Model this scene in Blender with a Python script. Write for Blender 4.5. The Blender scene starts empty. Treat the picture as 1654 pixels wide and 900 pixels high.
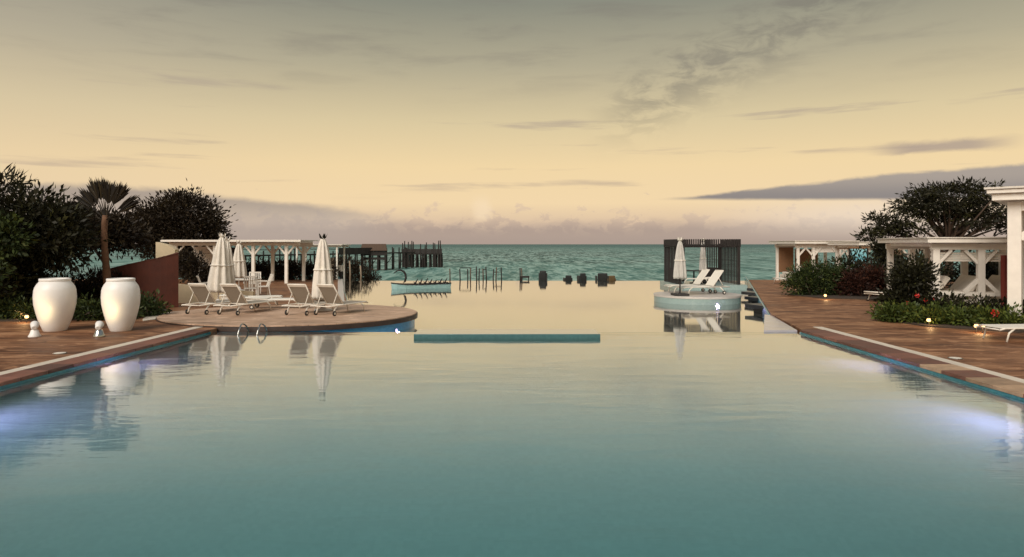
import bpy, math, random
import numpy as np
from mathutils import Vector, Matrix

# ------------------------------------------------------------------ camera
SC = bpy.context.scene
COL = SC.collection
CAMH, FPX, VX, VY = 2.2, 1103.0, 815.0, 394.5
cam_d = bpy.data.cameras.new("camera")
cam_d.sensor_width = 36.0
cam_d.lens = 36.0 * FPX / 1654.0
cam_d.shift_x = (827 - VX) / 1654.0
cam_d.shift_y = -(450 - VY) / 1654.0
cam_d.clip_end = 40000
cam = bpy.data.objects.new("camera", cam_d)
cam.location = (0, 0, CAMH)
cam.rotation_euler = (math.radians(90), 0, 0)
COL.objects.link(cam)
SC.camera = cam

SC.render.engine = 'CYCLES'
SC.cycles.use_denoising = True
SC.cycles.max_bounces = 8
SC.cycles.transparent_max_bounces = 8
SC.cycles.sample_clamp_indirect = 4.0
SC.view_settings.view_transform = 'Standard'
SC.view_settings.look = 'None'
SC.view_settings.gamma = 1.0
SC.view_settings.exposure = 0.0

def lin(r, g, b):
    f = lambda c: (c / 255 / 12.92) if c / 255 <= .04045 else ((c / 255 + .055) / 1.055) ** 2.4
    return (f(r), f(g), f(b), 1.0)

# ------------------------------------------------------------------ node helper
class NT:
    def __init__(s, tree):
        s.t = tree; s.n = tree.nodes; s.l = tree.links
    def new(s, kind, **kw):
        n = s.n.new(kind)
        for k, v in kw.items(): setattr(n, k, v)
        return n
    def put(s, sock, v):
        if v is None: return
        if isinstance(v, bpy.types.NodeSocket): s.l.new(v, sock)
        else: sock.default_value = v
    def m(s, op, a, b=None, c=None):
        n = s.new('ShaderNodeMath', operation=op)
        s.put(n.inputs[0], a); s.put(n.inputs[1], b); s.put(n.inputs[2], c)
        return n.outputs[0]
    def ss(s, x, a, b, lo=0., hi=1.):
        n = s.new('ShaderNodeMapRange', interpolation_type='SMOOTHSTEP')
        s.put(n.inputs[0], x); s.put(n.inputs[1], a); s.put(n.inputs[2], b); s.put(n.inputs[3], lo); s.put(n.inputs[4], hi)
        return n.outputs[0]
    def lm(s, x, a, b, lo=0., hi=1.):
        n = s.new('ShaderNodeMapRange')
        s.put(n.inputs[0], x); s.put(n.inputs[1], a); s.put(n.inputs[2], b); s.put(n.inputs[3], lo); s.put(n.inputs[4], hi)
        return n.outputs[0]
    def mixc(s, f, a, b, blend='MIX'):
        n = s.new('ShaderNodeMix', data_type='RGBA', blend_type=blend)
        s.put(n.inputs[0], f); s.put(n.inputs[6], a); s.put(n.inputs[7], b)
        return n.outputs[2]
    def ramp(s, x, stops):
        n = s.new('ShaderNodeValToRGB'); r = n.color_ramp
        while len(r.elements) < len(stops): r.elements.new(0.5)
        for e, (p, c) in zip(r.elements, stops): e.position = p; e.color = c
        s.put(n.inputs[0], x)
        return n.outputs[0]
    def comb(s, x, y, z):
        n = s.new('ShaderNodeCombineXYZ'); s.put(n.inputs[0], x); s.put(n.inputs[1], y); s.put(n.inputs[2], z)
        return n.outputs[0]
    def noise(s, vec, scale=1., detail=4., rough=.55, dist=0.):
        n = s.new('ShaderNodeTexNoise'); s.put(n.inputs['Vector'], vec)
        n.inputs['Scale'].default_value = scale; n.inputs['Detail'].default_value = detail
        n.inputs['Roughness'].default_value = rough; n.inputs['Distortion'].default_value = dist
        return n.outputs['Fac']
    def scalev(s, vec, sc):
        n = s.new('ShaderNodeMapping'); s.put(n.inputs[0], vec); n.inputs['Scale'].default_value = sc
        return n.outputs[0]
    def bump(s, h, strength, dist, normal=None):
        n = s.new('ShaderNodeBump'); n.inputs['Strength'].default_value = strength; n.inputs['Distance'].default_value = dist
        s.put(n.inputs['Height'], h)
        if normal: s.l.new(normal, n.inputs['Normal'])
        return n.outputs[0]

# ------------------------------------------------------------------ world: dusk sky with cloud banks
SUN_EL, SUN_AZ = math.radians(38), math.radians(205)      # soft fill sun added behind and left of the camera to brighten fronts
W = bpy.data.worlds.new("World"); SC.world = W; W.use_nodes = True
w = NT(W.node_tree); w.n.clear()
tc = w.new('ShaderNodeTexCoord').outputs['Generated']
sp = w.new('ShaderNodeSeparateXYZ'); w.put(sp.inputs[0], tc)
dx, dy, dz = sp.outputs
DEG = 180 / math.pi
A = w.m('MULTIPLY', w.m('ARCTAN2', dx, dy), DEG)
E = w.m('MULTIPLY', w.m('ARCSINE', dz), DEG)
grad = w.ramp(w.lm(E, -2., 58.), [
    (0.000, lin(178, 158, 146)), (0.040, lin(190, 168, 152)), (0.060, lin(222, 194, 166)),
    (0.090, lin(246, 217, 172)), (0.140, lin(245, 217, 167)), (0.200, lin(223, 204, 161)),
    (0.275, lin(182, 173, 145)), (0.355, lin(142, 142, 126)), (0.50, lin(136, 141, 136)), (1.0, lin(128, 140, 150))])
# warmer to the right, greyer-pink to the left
grad = w.mixc(w.ss(A, -8., -42., 0., .35), grad, w.mixc(.5, grad, lin(196, 180, 172)))
nA = w.comb(w.m('MULTIPLY', A, .10), w.m('MULTIPLY', E, .62), 0.)
n1 = w.noise(nA, 1.0, 7., .58, .3)
n2 = w.noise(w.comb(w.m('MULTIPLY', A, .35), w.m('MULTIPLY', E, .9), 4.), 1.0, 8., .62, .5)
n3 = w.noise(w.comb(w.m('MULTIPLY', A, .055), w.m('MULTIPLY', E, .75), 11.), 1.0, 6., .55, .2)
jit = w.m('MULTIPLY_ADD', n2, 1.6, -.8)
cl = grad
GREY = lin(146, 136, 134); GREY2 = lin(158, 141, 136); GREY3 = lin(168, 150, 141)
# low mauve bank along the whole horizon
band = w.ss(w.m('ADD', E, w.m('MULTIPLY', jit, 1.0)), 2.3, 1.0)
cl = w.mixc(w.m('MULTIPLY', band, .62), cl, GREY3)
# small cumulus heads above the horizon grey
n4 = w.noise(w.comb(w.m('MULTIPLY', A, .55), w.m('MULTIPLY', E, .8), 21.), 1.0, 6., .6, .3)
cu = w.m('MULTIPLY', w.ss(w.m('ADD', n4, w.m('MULTIPLY', E, -.075)), .335, .42), w.ss(E, .4, 1.2))
cl = w.mixc(w.m('MULTIPLY', cu, .5), cl, w.mixc(w.ss(E, 1.2, 3.), lin(172, 152, 142), lin(214, 188, 168)))
glow = w.m('MULTIPLY', w.ss(w.m('ABSOLUTE', w.m('SUBTRACT', A, 29.)), 16., 0.), w.ss(w.m('ABSOLUTE', w.m('SUBTRACT', E, 2.2)), 2.4, 0.))
cl = w.mixc(w.m('MULTIPLY', glow, .6), cl, lin(246, 228, 208))
wisp = w.m('MULTIPLY', w.ss(w.m('ABSOLUTE', w.m('ADD', w.m('ADD', A, 2.0), w.m('MULTIPLY', jit, 1.2))), 1.1, .1), w.m('MULTIPLY', w.ss(E, 1.6, 2.4), w.ss(E, 4.4, 3.)))
cl = w.mixc(w.m('MULTIPLY', wisp, .6), cl, lin(252, 226, 190))
# long flat bank on the right
eup = w.m('ADD', w.lm(A, 11., 29., 3.66, 5.25), w.lm(A, 29., 44., 0., .45))
elo = w.lm(A, 11., 38., 3.62, 2.95)
up = w.ss(w.m('SUBTRACT', w.m('ADD', eup, w.m('MULTIPLY', jit, .38)), E), .0, .34)
lo = w.ss(w.m('SUBTRACT', E, w.m('ADD', elo, w.m('MULTIPLY', jit, .12))), -.05, .30)
bankR = w.m('MULTIPLY', w.m('MULTIPLY', up, lo), w.m('MULTIPLY', w.ss(A, 10.5, 17.), w.ss(A, 75., 50.)))
shade = w.mixc(w.ss(w.m('SUBTRACT', E, elo), .2, 1.9), lin(132, 126, 128), lin(164, 153, 146))
cl = w.mixc(w.m('MULTIPLY', bankR, .93), cl, shade)
# bank on the left, sinking into the horizon grey
eupL = w.lm(A, -9., -27., 2.75, 4.5)
upL = w.ss(w.m('SUBTRACT', w.m('ADD', eupL, w.m('MULTIPLY', jit, .5)), E), .0, .7)
bankL = w.m('MULTIPLY', w.m('MULTIPLY', upL, w.ss(E, -.5, 3.6, .45, 1.)), w.m('MULTIPLY', w.ss(A, -7., -15.), w.ss(A, -80., -50.)))
cl = w.mixc(w.m('MULTIPLY', bankL, .76), cl, w.mixc(w.ss(E, 1.5, 3.6), lin(186, 173, 163), lin(148, 138, 136)))
# thin streaks
st = w.m('MULTIPLY', w.ss(n3, .585, .72), w.m('MULTIPLY', w.ss(E, 3.4, 5.2), w.ss(E, 16., 10.)))
cl = w.mixc(w.m('MULTIPLY', st, .46), cl, GREY2)
# torn diagonal cloud high on the right
lineE = w.m('MULTIPLY_ADD', w.m('SUBTRACT', A, 11.), .43, 11.3)
dist = w.m('ABSOLUTE', w.m('SUBTRACT', E, w.m('ADD', lineE, w.m('MULTIPLY', jit, 2.6))))
dg = w.m('MULTIPLY', w.ss(dist, 4.4, .3), w.m('MULTIPLY', w.ss(A, 6., 13.), w.ss(A, 36., 26.)))
dg = w.m('MULTIPLY', dg, w.ss(n2, .38, .64))
cl = w.mixc(w.m('MULTIPLY', dg, .52), cl, lin(122, 116, 106))
# loose higher veil
vl = w.m('MULTIPLY', w.ss(n1, .46, .70), w.ss(E, 10., 17.))
cl = w.mixc(w.m('MULTIPLY', vl, .34), cl, lin(130, 122, 112))
# small detached cloud on the far right
sm = w.m('MULTIPLY', w.ss(w.m('ABSOLUTE', w.m('ADD', w.m('SUBTRACT', E, 6.9), w.m('MULTIPLY', jit, .5))), .62, .12), w.m('MULTIPLY', w.ss(A, 27.5, 31.), w.ss(A, 38., 34.)))
cl = w.mixc(w.m('MULTIPLY', sm, .7), cl, GREY2)
nsk = w.new('ShaderNodeTexSky', sky_type='NISHITA'); nsk.sun_disc = False
nsk.sun_elevation = SUN_EL; nsk.sun_rotation = SUN_AZ
nsc = w.mixc(1., nsk.outputs[0], (.06, .06, .06, 1), 'MULTIPLY')
cl = w.mixc(.05, cl, nsc)
bg = w.new('ShaderNodeBackground'); w.put(bg.inputs[0], cl); bg.inputs[1].default_value = 1.0
wo = w.new('ShaderNodeOutputWorld'); w.l.new(bg.outputs[0], wo.inputs[0])

sun_d = bpy.data.lights.new("sun", 'SUN'); sun_d.energy = 3.3; sun_d.angle = math.radians(40); sun_d.color = (1., .92, .82)
sun = bpy.data.objects.new("sun", sun_d); COL.objects.link(sun)
sv = Vector((math.sin(SUN_AZ) * math.cos(SUN_EL), math.cos(SUN_AZ) * math.cos(SUN_EL), math.sin(SUN_EL)))
sun.rotation_euler = sv.to_track_quat('Z', 'Y').to_euler()

# ------------------------------------------------------------------ materials
def mat(name, base, rough=.6, var=.12, scale=6., bumps=0., stretch=(1, 1, 1), metallic=0., spec=.5, objvar=0., world=False, detail=4.):
    """plain procedural material: base colour with noise wear and optional fine relief"""
    M = bpy.data.materials.new(name); M.use_nodes = True
    t = NT(M.node_tree); t.n.clear()
    p = t.new('ShaderNodeBsdfPrincipled'); o = t.new('ShaderNodeOutputMaterial'); t.l.new(p.outputs[0], o.inputs[0])
    if world: v = t.new('ShaderNodeNewGeometry').outputs['Position']
    else: v = t.new('ShaderNodeTexCoord').outputs['Object']
    v = t.scalev(v, stretch)
    n = t.noise(v, scale, detail, .6)
    k = t.lm(n, .25, .75, 1 - var, 1 + var)
    if objvar:
        oi = t.new('ShaderNodeObjectInfo')
        k = t.m('MULTIPLY', k, t.lm(oi.outputs['Random'], 0., 1., 1 - objvar, 1 + objvar))
    c = t.mixc(1., (*base, 1), t.comb(k, k, k), 'MULTIPLY')
    t.put(p.inputs['Base Color'], c); p.inputs['Metallic'].default_value = metallic
    t.put(p.inputs['Roughness'], t.lm(n, .2, .8, max(rough - .1, .02), min(rough + .1, 1.)))
    p.inputs['Specular IOR Level'].default_value = spec
    if bumps: t.put(p.inputs['Normal'], t.bump(t.noise(v, scale * 3, 3., .6), bumps, .02))
    return M

def emis(name, col, strength):
    M = bpy.data.materials.new(name); M.use_nodes = True
    t = NT(M.node_tree); t.n.clear()
    e = t.new('ShaderNodeEmission'); e.inputs[0].default_value = (*col, 1); e.inputs[1].default_value = strength
    o = t.new('ShaderNodeOutputMaterial'); t.l.new(e.outputs[0], o.inputs[0])
    return M

def pool_water(name, tint, rip=1.0, dens=.48, rmax=.96):
    M = bpy.data.materials.new(name); M.use_nodes = True
    t = NT(M.node_tree); t.n.clear()
    pos = t.new('ShaderNodeNewGeometry').outputs['Position']
    h = t.m('ADD', t.noise(t.scalev(pos, (.55, 1.7, 1)), 1.3, 3., .5, .4), t.m('MULTIPLY', t.noise(t.scalev(pos, (.8, 2.6, 1)), 5., 2., .5), .16))
    patch = t.ss(t.noise(t.scalev(pos, (.18, .3, 1)), 1., 2., .5), .35, .7, .35, 1.)
    nrm = t.bump(t.m('MULTIPLY', h, patch), .19 * rip, .05)
    lw = t.new('ShaderNodeLayerWeight'); lw.inputs[0].default_value = .5; t.l.new(nrm, lw.inputs['Normal'])
    f = t.ramp(lw.outputs['Facing'], [(.0, (.03,) * 3 + (1,)), (.5, (.06,) * 3 + (1,)), (.60, (.10,) * 3 + (1,)), (.69, (.21,) * 3 + (1,)), (.77, (.47,) * 3 + (1,)), (.85, (.80,) * 3 + (1,)), (.92, (rmax,) * 3 + (1,))])
    g = t.new('ShaderNodeBsdfGlossy'); g.inputs['Roughness'].default_value = .05; t.l.new(nrm, g.inputs['Normal'])
    r = t.new('ShaderNodeBsdfRefraction'); r.inputs['IOR'].default_value = 1.33; r.inputs['Roughness'].default_value = .02
    r.inputs['Color'].default_value = (*tint, 1); t.l.new(nrm, r.inputs['Normal'])
    mx = t.new('ShaderNodeMixShader'); t.put(mx.inputs[0], f); t.l.new(r.outputs[0], mx.inputs[1]); t.l.new(g.outputs[0], mx.inputs[2])
    o = t.new('ShaderNodeOutputMaterial'); t.l.new(mx.outputs[0], o.inputs[0])
    va = t.new('ShaderNodeVolumeAbsorption'); va.inputs['Color'].default_value = (.36, .645, .65, 1); va.inputs['Density'].default_value = dens
    t.l.new(va.outputs[0], o.inputs['Volume'])
    return M

def sea_mat():
    M = bpy.data.materials.new('sea_water'); M.use_nodes = True
    t = NT(M.node_tree); t.n.clear()
    pos = t.new('ShaderNodeNewGeometry').outputs['Position']
    sp = t.new('ShaderNodeSeparateXYZ'); t.put(sp.inputs[0], pos)
    n1 = t.noise(t.scalev(pos, (.25, .04, 1)), 1., 4., .6, .6)
    n2 = t.noise(t.scalev(pos, (.85, .12, 1)), 1., 4., .65, .8)
    n3 = t.noise(t.scalev(pos, (.012, .012, 1)), 1., 3., .5)
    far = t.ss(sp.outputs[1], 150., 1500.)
    c = t.mixc(t.ss(t.m('ADD', t.m('MULTIPLY', n2, .65), t.m('MULTIPLY', n1, .35)), .42, .60), (.008, .045, .042, 1), (.29, .45, .40, 1))
    c = t.mixc(t.ss(n3, .4, .65, 0., .35), c, (.16, .36, .31, 1))
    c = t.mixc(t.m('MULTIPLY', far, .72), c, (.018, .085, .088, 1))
    d = t.new('ShaderNodeBsdfDiffuse'); t.put(d.inputs[0], c)
    nrm = t.bump(t.m('ADD', n2, n1), .9, .9)
    g = t.new('ShaderNodeBsdfGlossy'); g.inputs['Roughness'].default_value = .28; t.l.new(nrm, g.inputs['Normal'])
    mx = t.new('ShaderNodeMixShader'); t.put(mx.inputs[0], t.lm(n2, .35, .7, .06, .30)); t.l.new(d.outputs[0], mx.inputs[1]); t.l.new(g.outputs[0], mx.inputs[2])
    o = t.new('ShaderNodeOutputMaterial'); t.l.new(mx.outputs[0], o.inputs[0])
    return M

def deck_mat(name, c1, c2, c3):
    """weathered boards running across the view"""
    M = bpy.data.materials.new(name); M.use_nodes = True
    t = NT(M.node_tree); t.n.clear()
    pos = t.new('ShaderNodeNewGeometry').outputs['Position']
    sp = t.new('ShaderNodeSeparateXYZ'); t.put(sp.inputs[0], pos)
    y = t.m('MULTIPLY', sp.outputs[1], 1 / .145)
    row = t.m('FLOOR', y); fr = t.m('FRACT', y)
    wn = t.new('ShaderNodeTexWhiteNoise', noise_dimensions='2D')
    xcell = t.m('FLOOR', t.m('ADD', t.m('MULTIPLY', sp.outputs[0], .42), t.m('MULTIPLY', row, .37)))
    t.put(wn.inputs['Vector'], t.comb(row, xcell, 0.))
    grain = t.noise(t.scalev(pos, (1.2, 14., 1)), 1.5, 4., .6)
    blotch = t.noise(t.scalev(pos, (.35, .6, 1)), 1.3, 4., .6, .6)
    wear = t.noise(t.scalev(pos, (.9, 1.6, 1)), 1.6, 5., .65, .8)
    k = t.m('ADD', t.m('MULTIPLY', wn.outputs['Value'], .22), t.m('ADD', t.m('MULTIPLY', grain, .25), t.m('MULTIPLY', blotch, .62)))
    c = t.ramp(k, [(.30, (*c1, 1)), (.55, (*c2, 1)), (.80, (*c3, 1))])
    c = t.mixc(t.ss(wear, .50, .70, 0., .7), c, (*[v * 1.35 for v in c3], 1))
    c = t.mixc(t.ss(wear, .46, .30, 0., .75), c, (c1[0] * .6, c1[1] * .65, c1[2] * .75, 1))
    gap = t.m('MULTIPLY', t.ss(fr, .0, .05), t.ss(fr, 1., .95))
    c = t.mixc(t.lm(gap, 0., 1., .45, 1.), (.02, .012, .01, 1), c)
    p = t.new('ShaderNodeBsdfPrincipled'); t.put(p.inputs['Base Color'], c)
    t.put(p.inputs['Roughness'], t.lm(blotch, .3, .7, .48, .72)); p.inputs['Specular IOR Level'].default_value = .3
    t.put(p.inputs['Normal'], t.bump(t.m('ADD', t.m('MULTIPLY', gap, .6), t.m('MULTIPLY', grain, .4)), .35, .006))
    o = t.new('ShaderNodeOutputMaterial'); t.l.new(p.outputs[0], o.inputs[0])
    return M

def tile_mat(name, c1, c2, size=.05, rough=.25, grout=(.3, .4, .4)):
    """small glazed mosaic"""
    M = bpy.data.materials.new(name); M.use_nodes = True
    t = NT(M.node_tree); t.n.clear()
    pos = t.new('ShaderNodeNewGeometry').outputs['Position']
    v = t.scalev(pos, (1 / size,) * 3)
    wn = t.new('ShaderNodeTexWhiteNoise', noise_dimensions='3D')
    fl = t.new('ShaderNodeVectorMath', operation='FLOOR'); t.put(fl.inputs[0], v); t.l.new(fl.outputs[0], wn.inputs['Vector'])
    big = t.noise(pos, .7, 3., .5)
    c = t.mixc(t.m('ADD', t.m('MULTIPLY', wn.outputs['Value'], .5), t.m('MULTIPLY', big, .5)), (*c1, 1), (*c2, 1))
    p = t.new('ShaderNodeBsdfPrincipled'); t.put(p.inputs['Base Color'], c); p.inputs['Roughness'].default_value = rough
    o = t.new('ShaderNodeOutputMaterial'); t.l.new(p.outputs[0], o.inputs[0])
    return M

def leaf_mat(name, dark, mid, light):
    M = bpy.data.materials.new(name); M.use_nodes = True
    t = NT(M.node_tree); t.n.clear()
    a = t.new('ShaderNodeAttribute', attribute_name='tint')
    c = t.ramp(a.outputs['Fac'], [(.0, (*dark, 1)), (.6, (*mid, 1)), (1., (*light, 1))])
    p = t.new('ShaderNodeBsdfPrincipled'); t.put(p.inputs['Base Color'], c); p.inputs['Roughness'].default_value = .55
    p.inputs['Specular IOR Level'].default_value = .25
    tr = t.new('ShaderNodeBsdfTranslucent'); t.put(tr.inputs[0], c)
    mx = t.new('ShaderNodeMixShader'); mx.inputs[0].default_value = .18
    t.l.new(p.outputs[0], mx.inputs[1]); t.l.new(tr.outputs[0], mx.inputs[2])
    o = t.new('ShaderNodeOutputMaterial'); t.l.new(mx.outputs[0], o.inputs[0])
    return M

def picture_mat():
    """generic seaside print: cyan sea with pale blots"""
    M = bpy.data.materials.new('seaside_print'); M.use_nodes = True
    t = NT(M.node_tree); t.n.clear()
    v = t.new('ShaderNodeTexCoord').outputs['Object']
    sp = t.new('ShaderNodeSeparateXYZ'); t.put(sp.inputs[0], v)
    n = t.noise(t.scalev(v, (3, 3, 3)), 1.2, 4., .6)
    c = t.ramp(t.m('ADD', t.lm(sp.outputs[2], .5, 2., 0., 1.), t.m('MULTIPLY_ADD', n, .5, -.25)), [
        (.1, lin(90, 180, 205)), (.3, lin(205, 215, 235)), (.5, lin(225, 235, 240)), (.62, lin(105, 175, 188)), (.9, lin(150, 205, 212))])
    p = t.new('ShaderNodeBsdfPrincipled'); t.put(p.inputs['Base Color'], c); p.inputs['Roughness'].default_value = .35
    o = t.new('ShaderNodeOutputMaterial'); t.l.new(p.outputs[0], o.inputs[0])
    return M

M_DECK = deck_mat('deck_boards', (.080, .030, .013), (.205, .088, .038), (.37, .20, .105))
M_TERR = deck_mat('terrace_boards', (.33, .205, .135), (.46, .30, .20), (.57, .40, .29))
M_COPE = mat('coping_stone', (.165, .066, .042), .55, .35, 5., .25, objvar=.45)
M_COPE2 = mat('pale_coping_stone', (.34, .22, .135), .55, .3, 5., .25, objvar=.25)
M_STRIP = mat('drain_stone', (.62, .54, .44), .6, .12, 8., .1, objvar=.06)
M_TILE = tile_mat('pool_mosaic', (.025, .16, .21), (.05, .25, .29))
M_FLOOR = tile_mat('pool_floor_mosaic', (.78, .82, .83), (.88, .91, .92), .06, .5)
M_FLOOR2 = tile_mat('far_floor_mosaic', (.72, .69, .60), (.84, .81, .72), .06, .5)
M_TILEB = tile_mat('blue_mosaic', (.05, .24, .50), (.09, .36, .60))
M_WATER = pool_water('pool_water', (.95, 1., 1.))
M_WATER2 = pool_water('far_pool_water', (.97, 1., 1.), .2, .2, .98)
M_SEA = sea_mat()
M_WHITE = mat('white_paint', (.78, .72, .64), .5, .08, 3., .05)
M_WHITE2 = mat('weathered_white_paint', (.66, .60, .52), .6, .16, 4., .08)
M_CERAMIC = mat('white_ceramic', (.79, .76, .73), .42, .06, 2.2, .06)
M_FRAME = mat('lounger_frame_white', (.74, .68, .59), .4, .06, 8.)
M_SLING = mat('taupe_sling', (.27, .23, .18), .8, .12, 30., .1)
M_SLINGW = mat('cream_sling', (.74, .69, .60), .75, .06, 30., .05)
M_RUBBER = mat('black_rubber', (.03, .026, .024), .7)
M_CANVAS = mat('cream_canvas', (.70, .64, .56), .85, .12, 5., .3)
M_DARK = mat('dark_timber', (.016, .011, .010), .65, .35, 6., .2)
M_PIER = mat('pier_timber', (.017, .012, .010), .8, .4, 3., .2)
M_THATCH = mat('thatch', (.085, .052, .034), .95, .4, 9., .5, (1, 1, .2))
M_RED = mat('red_render', (.105, .027, .015), .75, .35, 1.5, .25)
M_CREAM = mat('cream_render', (.62, .50, .33), .75, .12, 2., .12)
M_TAN = mat('tan_matting', (.27, .205, .145), .9, .2, 10., .3, (1, 1, 4))
M_BROWN = mat('brown_matting', (.20, .10, .048), .85, .25, 7., .3, (6, 6, 1))
M_GOLD = mat('gold_curtain', (.50, .33, .13), .8, .2, 4., .2, (5, 5, .6))
M_REDCLOTH = mat('red_cloth', (.19, .03, .02), .85, .2, 3., .2, (4, 4, .4))
M_WICKER = mat('black_wicker', (.02, .021, .02), .6, .3, 30., .3)
M_WICKERB = mat('brown_wicker', (.12, .075, .03), .7, .3, 30., .3)
M_STEEL = mat('steel', (.5, .5, .48), .22, .08, 8., metallic=1.)
M_BLUSH = mat('pale_stone', (.52, .47, .43), .35, .08, 3., .05)
M_LILAC = mat('lilac_stone', (.40, .385, .42), .16, .05, 2., .02)
M_DSLAB = mat('dark_slab', (.016, .018, .024), .35, .25, 4., .1)
M_SOIL = mat('soil', (.045, .030, .020), .95, .4, 4., .5, world=True)
M_SAND = mat('sand', (.30, .24, .17), .95, .2, 1., .3, world=True)
M_BARK = mat('bark', (.075, .048, .033), .9, .35, 8., .5, (1, 1, .3))
M_PALMBARK = mat('palm_bark', (.15, .075, .04), .9, .35, 9., .5, (1, 1, 3))
M_LEAFD = leaf_mat('leaf_dark', (.012, .012, .006), (.028, .026, .011), (.075, .075, .022))
M_LEAFB = leaf_mat('leaf_brownish', (.016, .011, .007), (.035, .024, .013), (.085, .065, .03))
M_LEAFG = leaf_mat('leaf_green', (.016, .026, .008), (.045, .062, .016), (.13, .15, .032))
M_LEAFY = leaf_mat('leaf_yellowgreen', (.03, .045, .010), (.085, .115, .022), (.24, .24, .05))
M_LEAFR = leaf_mat('leaf_redbrown', (.022, .011, .008), (.062, .022, .014), (.13, .05, .025))
M_PALM = leaf_mat('palm_leaf', (.012, .008, .005), (.026, .018, .009), (.06, .042, .018))
M_FLOWER = mat('red_petal', (.55, .025, .018), .5, .2, 12.)
M_LAMP = emis('warm_bulb', (1., .50, .18), 5.)
M_LAMPV = emis('violet_pool_lamp', (.62, .55, 1.), 3.)
M_LITE = mat('frosted_deck_light', (.78, .72, .62), .3, .04)
M_TEALHULL = tile_mat('hull_mosaic', (.20, .36, .36), (.32, .46, .45), .06)
M_WALLT = tile_mat('platform_mosaic', (.23, .31, .30), (.32, .40, .38), .06)
M_PRINT = picture_mat()
M_GREYCANVAS = mat('grey_canvas', (.50, .47, .43), .85, .10, 5., .25)
M_RIM = mat('terrace_rim', (.045, .028, .022), .5, .25, 6., .1)

# ------------------------------------------------------------------ mesh builder
class MB:
    def __init__(s): s.v = []; s.f = []
    def add(s, vs, fs):
        o = len(s.v); s.v += [tuple(p) for p in vs]; s.f += [tuple(i + o for i in f) for f in fs]; return s
    def box(s, c, size, rz=0., M=None):
        hx, hy, hz = size[0] / 2, size[1] / 2, size[2] / 2
        vs = [Vector((x, y, z)) for z in (-hz, hz) for y in (-hy, hy) for x in (-hx, hx)]
        R = M if M is not None else Matrix.Rotation(rz, 3, 'Z')
        vs = [R @ p + Vector(c) for p in vs]
        return s.add(vs, [(0, 2, 3, 1), (4, 5, 7, 6), (0, 1, 5, 4), (2, 6, 7, 3), (0, 4, 6, 2), (1, 3, 7, 5)])
    def beam(s, p0, p1, a, b, up=(0, 0, 1)):
        """bar from p0 to p1, a wide (sideways), b thick (towards up)"""
        p0, p1 = Vector(p0), Vector(p1); d = p1 - p0; L = d.length; d.normalize()
        u = Vector(up)
        if abs(d.dot(u)) > .97: u = Vector((0, 1, 0))
        sx = d.cross(u).normalized(); sy = sx.cross(d)
        M = Matrix((sx, sy, d)).transposed()
        return s.box((p0 + p1) / 2, (a, b, L), M=M)
    def tube(s, pts, r, seg=8, cap=True):
        pts = [Vector(p) for p in pts]; n = len(pts)
        rs = r if isinstance(r, (list, tuple)) else [r] * n
        vs = []; ref = Vector((.3, .2, 1)).normalized()
        for i, p in enumerate(pts):
            d = (pts[min(i + 1, n - 1)] - pts[max(i - 1, 0)]).normalized()
            u = ref if abs(d.dot(ref)) < .95 else Vector((1, 0, 0))
            a = d.cross(u).normalized(); b = d.cross(a)
            for k in range(seg):
                t = 2 * math.pi * k / seg
                vs.append(p + (a * math.cos(t) + b * math.sin(t)) * rs[i])
        fs = [(i * seg + k, i * seg + (k + 1) % seg, (i + 1) * seg + (k + 1) % seg, (i + 1) * seg + k) for i in range(n - 1) for k in range(seg)]
        if cap: fs += [tuple(range(seg))[::-1], tuple((n - 1) * seg + k for k in range(seg))]
        return s.add(vs, fs)
    def lathe(s, prof, seg=32, c=(0, 0, 0), flute=0, amp=0., phase=0., sx=1., sy=1.):
        vs = []
        for r, z in prof:
            for k in range(seg):
                t = 2 * math.pi * k / seg
                rr = r * (1 + amp * math.cos(flute * t + phase + z * .6)) if flute else r
                vs.append((c[0] + rr * math.cos(t) * sx, c[1] + rr * math.sin(t) * sy, c[2] + z))
        n = len(prof)
        fs = [(i * seg + k, i * seg + (k + 1) % seg, (i + 1) * seg + (k + 1) % seg, (i + 1) * seg + k) for i in range(n - 1) for k in range(seg)]
        fs += [tuple(range(seg))[::-1], tuple((n - 1) * seg + k for k in range(seg))]
        return s.add(vs, fs)
    def prism(s, poly, z0, z1):
        n = len(poly)
        ar = sum(poly[i][0] * poly[(i + 1) % n][1] - poly[(i + 1) % n][0] * poly[i][1] for i in range(n))
        if ar < 0: poly = poly[::-1]
        vs = [(x, y, z0) for x, y in poly] + [(x, y, z1) for x, y in poly]
        fs = [tuple(range(n))[::-1], tuple(range(n, 2 * n))] + [(i, (i + 1) % n, n + (i + 1) % n, n + i) for i in range(n)]
        return s.add(vs, fs)
    def build(s, name, m, parent=None, smooth=False, loc=None, bevel=0.):
        me = bpy.data.meshes.new(name); me.from_pydata(s.v, [], s.f); me.materials.append(m); me.update()
        o = bpy.data.objects.new(name, me); COL.objects.link(o)
        if parent is not None: o.parent = parent
        if loc is not None: o.location = loc
        if smooth:
            for p in me.polygons: p.use_smooth = len(p.vertices) <= 4
        if bevel:
            b = o.modifiers.new('bevel', 'BEVEL'); b.width = bevel; b.segments = 2; b.limit_method = 'ANGLE'
        return o

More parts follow.
